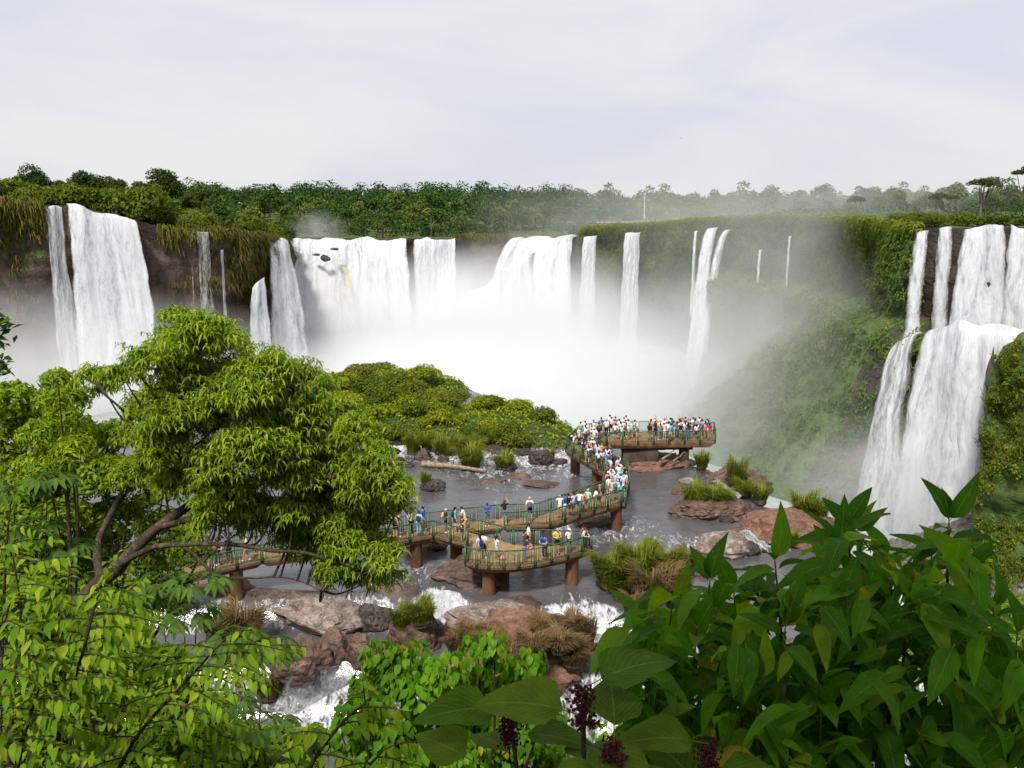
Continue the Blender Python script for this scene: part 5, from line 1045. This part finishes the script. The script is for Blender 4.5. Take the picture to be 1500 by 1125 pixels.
PADS = [(290, 482, 42), (252, 505, 38), (330, 512, 45), (215, 532, 34), (182, 545, 28), (132, 550, 26), (385, 540, 46), (445, 560, 40), (290, 552, 50), (345, 580, 50), (235, 585, 42), (410, 600, 50), (485, 592, 34), (515, 628, 34), (462, 640, 45), (300, 620, 50), (240, 645, 40), (365, 655, 48), (425, 690, 46), (495, 680, 42), (535, 665, 30),
        (530, 712, 36), (572, 722, 32), (470, 735, 42), (405, 752, 42), (335, 712, 42), (285, 690, 38), (520, 785, 40), (556, 822, 34), (566, 850, 24), (500, 832, 32), (450, 785, 38), (355, 775, 30), (545, 765, 32), (205, 640, 34), (190, 700, 34), (480, 560, 22), (320, 660, 40), (390, 700, 40), (300, 770, 24), (430, 735, 36), (265, 470, 24), (160, 560, 20), (300, 500, 40), (270, 540, 42), (320, 545, 46), (370, 570, 46), (430, 585, 44), (260, 610, 42), (330, 610, 46), (390, 630, 48), (450, 610, 42), (500, 640, 40), (440, 660, 44), (340, 680, 44), (400, 670, 44), (470, 690, 42), (515, 690, 38), (545, 690, 32), (550, 735, 32), (500, 725, 38), (440, 760, 40), (480, 770, 40), (500, 800, 38), (545, 800, 36), (580, 745, 24), (370, 740, 38), (310, 740, 34), (420, 790, 32), (535, 845, 28), (470, 820, 28), (560, 700, 28), (250, 700, 34), (220, 670, 34), (590, 715, 18), (480, 850, 22)]
V, Fq, m, TW = [], [], 0, []
SEG = np.array([0, .3, .65, 1.0]); WSEG = np.array([.25, 1, .8, .06])
for px, py, r in PADS:
    D = TD + rg.uniform(-1.5, 1.5); c = tp(px + rg.uniform(-8, 8), py + rg.uniform(-8, 8), D); rm = r/F*D*rg.uniform(.75, 1.15); q = LPT[np.argmin(np.linalg.norm(LPT - c - np.array([0, 0, -.6]), axis=1))]
    TW.append(tube(curve([q, (q+c)/2 + np.array([0, 0, -.15]) + rv3(.1), c + np.array([0, 0, -.1])], 5), np.linspace(.03, .012, 11), 5))
    for k in range(int(130*(r/40)**2)):
        d = rv3(); d /= np.linalg.norm(d); d[2] = abs(d[2])*1.0 - .3; o = c + d*rm*np.array([1.1, 1.25, .95])*(rg.uniform(.2, 1.0)**.6 + abs(rg.normal())*.22)
        if k % 3 == 0: TW.append(tube(curve([c + rv3(.1), (c+o)/2 + np.array([0, 0, .08]), o], 2), np.linspace(.011, .005, 5), 3))
        nl = rg.randint(8, 13); a0 = rg.uniform(0, 6.28); sz = rg.uniform(.65, 1.15); axl = d*.7 + rv3(.5); axl[2] *= .5; axl *= .2/np.linalg.norm(axl)
        for j in range(nl):
            a = a0 + j*2.4; L = .21*sz*rg.uniform(.75, 1.2); h = np.array([math.cos(a), math.sin(a), 0]); el = rg.uniform(-.6, .9); lf = []
            side = np.cross(h, [0, 0, 1.0]); side = side*math.cos(.5) + np.array([0, 0, .45*rg.uniform(-1, 1)])
            for s_, w_ in zip(SEG, WSEG):
                ctr = o - axl*(j/nl) + h*L*(s_*.95 - .28*s_*s_) + np.array([0, 0, 1])*L*(el*s_ - (.55 + .5*el)*s_*s_)
                lf += [ctr - side*.021*w_*sz, ctr + side*.021*w_*sz]
            V += lf; Fq += [[m, m+1, m+3, m+2], [m+2, m+3, m+5, m+4], [m+4, m+5, m+7, m+6]]; m += 8
link('crown', mesh('crown', np.array(V) - tb, np.array(Fq)), M['willow_leaf'], tree)
tv, tf = join(TW); tag(link('twigs', mesh('twigs', tv - tb, tf, True), M['bark'], tree), kind='stuff')
# ---- bushy trees behind it on the left
def pad_tree(label, base_px, D, pads, size, per, mat='mid_leaf', name='bushy_tree', droop=.35, bark='bark', asp=.42):
    b = at(base_px[0], base_px[1], D); b[2] = float(terrain_z(b[0], b[1])) - .3; t = thing(name, label, 'tree', tuple(b)); B = []; parts = []
    for px, py, r in pads:
        c = at(px, py, D + rg.uniform(-1.2, 1.2)); rm = r/F*D; B.append(list(c-b) + [rm, rm*1.1, rm*.8])
    top = np.array(B)[:, :3].mean(0); mid = np.array([top[0]*.6, top[1]*.6, top[2]*.6]); parts.append(tube(curve([(0, 0, 0), mid*.5 + rv3(.1), mid], 6), np.linspace(.16, .09, 13), 7))
    for q in B: parts.append(tube(curve([mid, (mid + np.array(q[:3]))/2 + rv3(.15), q[:3]], 4), np.linspace(.06, .012, 9), 5))
    v, f = blob_leaves(B, per*len(pads), size, rg, asp, .5, .55, droop); link('crown', mesh('crown', v, f), M[mat], t); tv, tf = join(parts); link('trunk', mesh('trunk', tv, tf, True), M[bark], t)
pad_tree('bright green bushy tree standing left of the big spreading tree', (40, 1000), 24, [(20, 590, 40), (60, 605, 40), (100, 590, 35), (85, 560, 26), (30, 640, 50), (95, 640, 45), (140, 650, 40), (0, 690, 50), (60, 700, 50), (120, 710, 45), (165, 690, 35), (30, 760, 55), (110, 770, 45), (170, 640, 34), (200, 610, 22), (0, 620, 45)], .19, 950)
pad_tree('small leafy tree with an upright sprig in front of the misty left falls', (90, 1000), 20, [(85, 560, 22), (78, 590, 28), (95, 620, 32), (60, 640, 34), (110, 665, 34), (70, 690, 36)], .19, 480, 'willow_leaf', droop=.6, asp=.25)
pad_tree('dense dark green tree filling in beneath the big spreading tree', (150, 1050), 23, [(200, 700, 40), (240, 720, 40), (180, 760, 50), (240, 780, 45), (120, 830, 55), (60, 820, 55), (0, 830, 50), (210, 830, 50), (280, 770, 30), (40, 880, 60), (140, 890, 60), (230, 880, 50), (90, 760, 40), (250, 660, 40), (300, 700, 40), (330, 740, 34), (150, 700, 45), (280, 810, 36), (60, 740, 45), (150, 800, 45)], .2, 900, 'mid_leaf')
pad_tree('low bright bush under the big-leaved shrub at the riverbank', (1480, 1150), 14, [(1440, 905, 40), (1490, 900, 45), (1470, 950, 50), (1530, 930, 60), (1400, 960, 40), (1340, 980, 45), (1300, 930, 30)], .10, 520, 'mid_leaf', 'bush')
pad_tree('shady bush behind the leaflet shrubs at the lower left', (60, 1250), 9.5, [(0, 900, 50), (60, 920, 50), (120, 930, 50), (180, 950, 45), (240, 980, 40), (30, 980, 60), (100, 1000, 60), (170, 1020, 55), (240, 1050, 50), (40, 1060, 60), (120, 1080, 60), (200, 1100, 55), (280, 1090, 40), (0, 1110, 50), (0, 850, 40), (60, 860, 40), (280, 1030, 30)], .12, 1000, 'mid_leaf', 'bush')
pad_tree('mid-green bush under the hand-leaved saplings by the cascade', (330, 1260), 10, [(290, 1060, 34), (340, 1090, 40), (400, 1090, 36), (300, 1120, 50), (380, 1130, 44), (440, 1120, 36), (460, 1080, 24), (250, 1010, 28), (320, 1040, 24)], .11, 900, 'mid_leaf', 'bush')
# ---- undergrowth on the slope
n = 30000; xs = rg.uniform(-26, 22, n); ys = rg.uniform(3.5, 43, n)**1.0; zs = terrain_z(xs, ys) + rg.uniform(0, 1, n)**2*1.6
k = np.array([zs[i] < CAMZ - ys[i]*.68 - .5 or abs(xs[i]) > ys[i]*.6 or ys[i] > 9 for i in range(n)]); xs, ys, zs = xs[k], ys[k], np.minimum(zs[k], CAMZ - .66*ys[k] + np.maximum(ys[k]-24, 0)*.35)
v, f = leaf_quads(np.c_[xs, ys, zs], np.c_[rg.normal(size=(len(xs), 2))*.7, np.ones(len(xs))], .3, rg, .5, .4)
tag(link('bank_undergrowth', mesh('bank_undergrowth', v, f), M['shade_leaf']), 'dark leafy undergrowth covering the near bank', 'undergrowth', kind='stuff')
# ---- sprays of paired leaflets, lower left
LS = [leaf_mesh(.46, 5, .2, .3, .06, .85, k) for k in range(4)]
def spray(P, p, d, L, size, n, droop=.5):
    d = np.array(d, float); d /= np.linalg.norm(d); side = np.cross(d, [0, 0, 1.0]); side /= np.linalg.norm(side) + 1e-9; pts = []
    for k in range(9): s = k/8; pts.append(np.array(p) + d*L*s + np.array([0, 0, -1])*L*droop*s*s*.6)
    pts = np.array(pts); P.stem(pts, np.linspace(.006, .0025, 9), 4)
    for k in range(n):
        s = .08 + .92*k/(n-1); i = s*8; a = int(min(7, i)); q = pts[a] + (pts[a+1]-pts[a])*(i-a); tg_ = pts[a+1]-pts[a]; tg_ /= np.linalg.norm(tg_); sg = 1 if k % 2 else -1
        dd = side*sg*1.0 + tg_*.6 + np.array([0, 0, -.5]) + rv3(.3); up = np.array([0, 0, 1.0]) + side*sg*.25 + rv3(.35)
        P.leaf(q, dd if k < n-1 else tg_, up, size*(.7 + .5*math.sin(math.pi*s))*rg.uniform(.7, 1.3), rg.randint(4))
def spray_plant(label, base, stems, nspray, size, L, mat, shapes=LS, dirs=(1, -.15, .15)):
    P = Plant('leafy_shrub', label, 'shrub', base)
    for st in stems:
        c = curve([at(*q) for q in st], 10); P.stem(c, np.linspace(.016, .006, len(c)), 6)
        for k in range(nspray):
            i = int(len(c)*(.12 + .86*k/nspray)); sg = 1 if (k % 2 or rg.random_sample() < .35) else -1
            spray(P, c[min(i, len(c)-1)], np.array([sg*dirs[0], dirs[1] + rg.uniform(-.5, .4), dirs[2] + rg.uniform(-.1, .35)]), L*rg.uniform(.75, 1.2), size, rg.randint(13, 19))
        spray(P, c[-1], c[-1]-c[-4] + rv3(.02), L*.7, size, 11)
    P.finish(shapes, mat, 'stem_dark'); return P
def bs(px, py, D): q = at(px, py, D); q[2] = float(terrain_z(q[0], q[1])) - .1; return q
spray_plant('shrub of paired bright leaflets with a dark upright stem at the lower left', bs(60, 1180, 5.2), [[(60, 1190, 5.2), (95, 1040, 5.2), (120, 960, 5.1), (140, 885, 5.1)], [(20, 1150, 5), (35, 1080, 5), (60, 1000, 4.9)], [(150, 1180, 5.3), (200, 1080, 5.3), (280, 990, 5.4), (330, 935, 5.4)], [(-30, 1100, 5), (-10, 980, 5), (10, 900, 5)]], 16, .085, .42, 'spray_leaf')
spray_plant('arching shrub of drooping bright leaflets left of the dark pool', bs(220, 1200, 6), [[(180, 1190, 6), (220, 1090, 6), (300, 1000, 6), (350, 950, 6.1)], [(90, 1150, 6.2), (120, 1000, 6.3), (130, 920, 6.3), (150, 850, 6.3)], [(10, 1150, 6.2), (20, 1000, 6.3), (30, 900, 6.4), (20, 820, 6.4)], [(240, 1200, 6), (260, 1110, 6), (290, 1060, 6)]], 16, .09, .48, 'spray_leaf')
spray_plant('small leaflet shrub leaning in front of the round-leaved bush', bs(400, 1230, 4.6), [[(400, 1240, 4.6), (450, 1130, 4.6), (500, 1060, 4.6), (535, 1030, 4.6)], [(330, 1240, 4.8), (370, 1160, 4.8), (410, 1110, 4.8)], [(480, 1250, 4.5), (520, 1150, 4.5), (560, 1100, 4.5)]], 8, .08, .26, 'spray_leaf')
spray_plant('yellowish leaflet shoots against the mossy trunk of the big tree', bs(90, 1150, 8), [[(90, 1150, 8), (95, 950, 8), (100, 860, 8)], [(130, 1150, 8), (150, 950, 8), (185, 872, 8)], [(0, 1100, 7.5), (5, 900, 7.5), (10, 800, 7.5), (15, 740, 7.5)]], 11, .10, .42, 'spray_leaf')
# palmate saplings
def palmate(label, base, heads, D, size):
    P = Plant('sapling', label, 'sapling', base)
    for px, py in heads:
        c = at(px, py, D + rg.uniform(-.4, .4)); P.stem(curve([np.array(base), (np.array(base) + c)/2 + rv3(.1), c], 6), np.linspace(.02, .008, 13), 5)
        for k in range(9):
            a = k*2.4; o = np.array([math.cos(a), math.sin(a), .15]); e = c + o*size*1.1*rg.uniform(.5, 1.2); P.stem(np.array([c, (c+e)/2 + np.array([0, 0, .04]), e]), .004, 3)
            for j in range(7):
                b = a + (j-3)*.62; P.leaf(e, np.array([math.cos(b), math.sin(b), -.35 + rg.uniform(-.15, .1)]), np.array([0, 0, 1.0]) + rv3(.1), size*(1 - .07*abs(j-3)), j % 4)
    P.finish(HL, 'hand_leaf', 'stem_green')
HL = [leaf_mesh(.3, 5, .15, .3, .03, 1.1, 20+k) for k in range(4)]
palmate('sapling with hand-shaped leaves beneath the low limbs of the big tree', bs(250, 1120, 12), [(235, 850), (290, 850), (270, 900), (200, 880)], 12, .27)
palmate('sapling with hand-shaped leaves overhanging the dark pool', bs(360, 1150, 11), [(340, 930), (300, 960), (385, 955)], 11, .27)
palmate('shady hand-leaved sapling beside the foaming lower cascade', bs(380, 1180, 8), [(330, 1030), (380, 1060), (320, 1090), (430, 1090), (270, 1050)], 8, .19)
palmate('hand-leaved sapling on the left edge under the bushy trees', bs(30, 1100, 14), [(20, 720), (50, 770), (70, 700), (100, 800)], 14, .28)
# round-leaved bush in the middle
RL = [leaf_mesh(.72, 5, .12, .25, .14, .8, 40+k) for k in range(4)]
def blob_plant(name, label, cat, base, blobs, D, n, size, shapes, mat, stem_mat, hang=.8):
    P = Plant(name, label, cat, base)
    for px, py, r in blobs:
        c = at(px, py, D + rg.uniform(-.5, .5)); rm = r/F*D; P.stem(curve([np.array(base), np.array(base)*.4 + c*.6 + rv3(.15), c], 6), np.linspace(.03, .006, 13), 5)
        for k in range(int(n*(r/40)**2)):
            d = rv3(); d /= np.linalg.norm(d); d[1] = d[1] if rg.random_sample() < .25 else -abs(d[1]); q = c + d*rm*np.array([1.05, 1.0, 1.0])*rg.uniform(.5, 1.1)**.5
            o = np.array([d[0], d[1]*.8, 0]); P.leaf(q, o*.55 + np.array([0, 0, -hang]) + rv3(.3), d*.8 + np.array([0, 0, .8]) + rv3(.25), size*rg.uniform(.7, 1.25), rg.randint(4))
    P.finish(shapes, mat, stem_mat); return P
blob_plant('leafy_bush', 'glossy round-leaved bush below the rapids, lit bright green', 'bush', bs(640, 1230, 8.6), [(560, 955, 30), (600, 960, 34), (545, 1000, 34), (620, 1000, 40), (570, 1050, 42), (640, 1050, 44), (700, 950, 32), (725, 935, 18), (680, 1000, 40), (740, 985, 36), (775, 965, 26), (770, 1010, 32), (720, 1040, 42), (600, 1095, 44), (680, 1100, 46), (520, 1040, 26), (760, 1070, 38), (530, 1100, 34), (740, 1110, 34), (500, 1075, 26), (800, 1040, 28), (655, 975, 28), (590, 980, 34), (660, 1020, 38), (800, 1085, 34), (560, 1100, 36), (620, 1125, 40), (710, 1075, 38)], 8.6, 190, .11, RL, 'round_leaf', 'stem_dark')
blob_plant('leafy_bush', 'small pale-leaved bush growing on the dry grassy mound', 'bush', gr(760, 950, -1), [(748, 915, 14), (768, 912, 13), (758, 930, 14)], 50, 170, .28, RL, 'round_leaf', 'stem_green', .3)
blob_plant('leafy_bush', 'leafy green bush beside the small fall at the red rock', 'bush', bs(960, 1180, 9), [(925, 990, 34), (955, 960, 26), (940, 1040, 40), (985, 1010, 40), (905, 1060, 36), (990, 1070, 44)], 9, 70, .10, RL, 'round_leaf', 'stem_dark')
# broad-leaved shrub, lower right
BL = [leaf_mesh(.46, 7, .2, .22 + .08*k, .10, .8, 60+k, .025) for k in range(6)]
TOPB = np.array([(890, 960), (905, 885), (940, 850), (1000, 812), (1050, 800), (1100, 800), (1135, 775), (1170, 800), (1205, 765), (1240, 722), (1300, 765), (1350, 752), (1390, 722), (1440, 768), (1470, 850), (1500, 890), (1560, 900)])
def tb_y(px): return np.interp(px, TOPB[:, 0], TOPB[:, 1])
def broad(label, base, tips, D, x0, x1, nfill, size):
    P = Plant('broadleaf_shrub', label, 'shrub', base)
    for px, py, dd in tips:
        tip = at(px, py + 40, D + dd); mid = at(px + (topx(base)[0]-px)*.25 if False else px + rg.uniform(-12, 12), py + 150, D + dd + .1); c = curve([np.array(base), np.array(base)*.35 + mid*.65, mid, tip], 8); P.stem(c, np.linspace(.014, .0025, len(c)), 6)
        for k in range(rg.randint(1, 4)): a = rg.uniform(0, 6.28); o = np.array([math.cos(a), -abs(math.sin(a))*.5, 0]); P.leaf(c[-1], o*rg.uniform(.3, 1.1) + np.array([0, 0, 1.0]), np.array([0, -1.0, .4]) - o*.4 + rv3(.4), size*rg.uniform(.55, 1.0), rg.randint(6))
        for k in range(15):
            i = len(c)-1-k; q = c[max(i, 2)]; a = k*2.4 + px; up = max(0, .95 - k*.28); o = np.array([math.cos(a), math.sin(a)*.9 - .1, 0])
            P.leaf(q, o + np.array([0, 0, up*1.2 - .12 - .05*min(k, 8)]), np.array([0, 0, 1.0]) - o*up*.9 + rv3(.15), size*(.62 + .5*min(k, 4)/4)*rg.uniform(.85, 1.15), rg.randint(6))
    for k in range(nfill):
        px = rg.uniform(x0, x1); y0 = tb_y(px) + 45; py = y0 + (1150-y0)*rg.uniform(0, 1)**.9; q = at(px, py, D + rg.uniform(-.5, 1.1)); a = rg.uniform(0, 6.28); o = np.array([math.cos(a), math.sin(a), 0])
        P.leaf(q, o + np.array([0, 0, rg.uniform(-.9, .1)]), np.array([0, -.25, 1.0]) + rv3(.3), size*rg.uniform(.45, 1.1), rg.randint(6))
    P.finish(BL, 'big_leaf', 'stem_green')
broad('dark broad-leaved shrub overlooking the grassy bank, its lowest crown', bs(1010, 1250, 3.3), [(935, 868, 0), (985, 842, .1), (1040, 812, 0), (1075, 830, .3), (960, 930, -.2), (1020, 880, -.2), (1090, 900, -.1)], 3.2, 905, 1110, 270, .195)
broad('dark broad-leaved shrub with a single pointed leaf at its top', bs(1160, 1260, 3.0), [(1135, 782, 0), (1180, 820, .2), (1205, 790, .3), (1150, 880, -.3), (1240, 850, -.1), (1110, 960, -.3), (1200, 960, -.3)], 3.0, 1060, 1290, 290, .185)
broad('tall dark broad-leaved shrub reaching up against the near falls', bs(1290, 1260, 3.1), [(1242, 728, 0), (1258, 742, .15), (1300, 780, .2), (1225, 770, -.1), (1330, 840, 0), (1280, 900, -.3)], 3.1, 1200, 1420, 290, .185)
broad('dark broad-leaved shrub with a leafy leader in front of the scree', bs(1430, 1270, 3.2), [(1390, 724, 0), (1365, 770, .2), (1420, 790, -.1), (1455, 850, 0), (1490, 890, .1), (1400, 900, -.3)], 3.2, 1330, 1540, 290, .185)
# heart-leaved plant with dark red flowers
UL = [leaf_mesh(.74, 7, .10, .3, .22, .62, 80+k, .03) for k in range(4)]
P = Plant('flowering_plant', 'heart-leaved plant with dark red flower clusters at the bottom of the view', 'plant', bs(860, 1260, 2.3))
for (tx, ty, D, nl) in ((855, 1008, 2.3, 9), (745, 1040, 2.5, 6), (1040, 1090, 2.5, 6), (900, 1085, 2.2, 7), (700, 1120, 2.4, 5)):
    tip = at(tx, ty, D); c = curve([P.base, P.base*.4 + at(tx, ty+120, D)*.6, tip], 8); P.stem(c, np.linspace(.014, .006, len(c)), 6)
    for k in range(nl):
        a = k*2.4 + tx; o = np.array([math.cos(a), math.sin(a)*.8, 0]); P.leaf(c[-1-min(k, 9)], o + np.array([0, 0, .28 - .09*k]), np.array([0, -.1, 1.0]) + rv3(.12), .24*rg.uniform(.8, 1.15), rg.randint(4))
    if (tx, ty) != (700, 1120):
        fl_ = []
        for k in range(240):
            q = tip - np.array([0, 0, rg.uniform(0, .11)]) + rv3(.016)*np.array([1, 1, .5]); fl_.append(ell(q - P.base, tuple(rg.uniform(.003, .007, 3)), 5, 4))
        fv, ff = join(fl_); tag(link('flower_cluster', mesh('flower_cluster', fv, ff, True), M['flower'], P.root), kind='stuff')
P.finish(UL, 'under_leaf', 'stem_dark')
# shade tree beside the viewpoint: one branch tip reaches into view, its crown shades the near shrubs
b = np.array([-4.2, -2.5, float(terrain_z(-4.2, -2.5)) - .3]); st = thing('shade_tree', 'tree beside the viewpoint whose dark branch tip hangs in from the edge', 'tree', tuple(b))
B = [[q[0]-b[0], q[1]-b[1], q[2]-b[2], r_, r_, r_*.6] for q, r_ in (((-1.4, -1.2, 29.6), 2.0), ((.2, -.6, 30.2), 2.0), ((1.6, -1.6, 30.6), 1.9), ((-2.6, -2.6, 29.8), 1.9), ((-.4, -3, 31), 2.1), ((2.9, -.6, 30.4), 1.5))]
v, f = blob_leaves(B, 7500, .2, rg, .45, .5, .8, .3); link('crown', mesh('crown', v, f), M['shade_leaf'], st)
hub = np.array([.9, .6, 4.2]); parts = [tube(curve([(0, 0, 0), (.1, .1, 2), hub], 6), np.linspace(.2, .13, 13), 9)] + [tube(curve([hub, (hub + np.array(q[:3]))/2, q[:3]], 4), np.linspace(.08, .02, 9), 6) for q in B]
tipb = [(at(-40, 470, 3.6) - b), (at(-12, 530, 3.6) - b)]
for q in tipb: parts.append(tube(curve([hub, (hub + q)/2 + np.array([-.2, .2, .3]), q], 5), np.linspace(.05, .008, 11), 5))
tv, tf = join(parts); link('trunk', mesh('trunk', tv, tf, True), M['bark'], st)
br = []
for px, py in ((-4, 470), (0, 490), (-2, 534), (4, 540), (-8, 480), (-10, 500)):
    q = at(px, py, 3.6) - b
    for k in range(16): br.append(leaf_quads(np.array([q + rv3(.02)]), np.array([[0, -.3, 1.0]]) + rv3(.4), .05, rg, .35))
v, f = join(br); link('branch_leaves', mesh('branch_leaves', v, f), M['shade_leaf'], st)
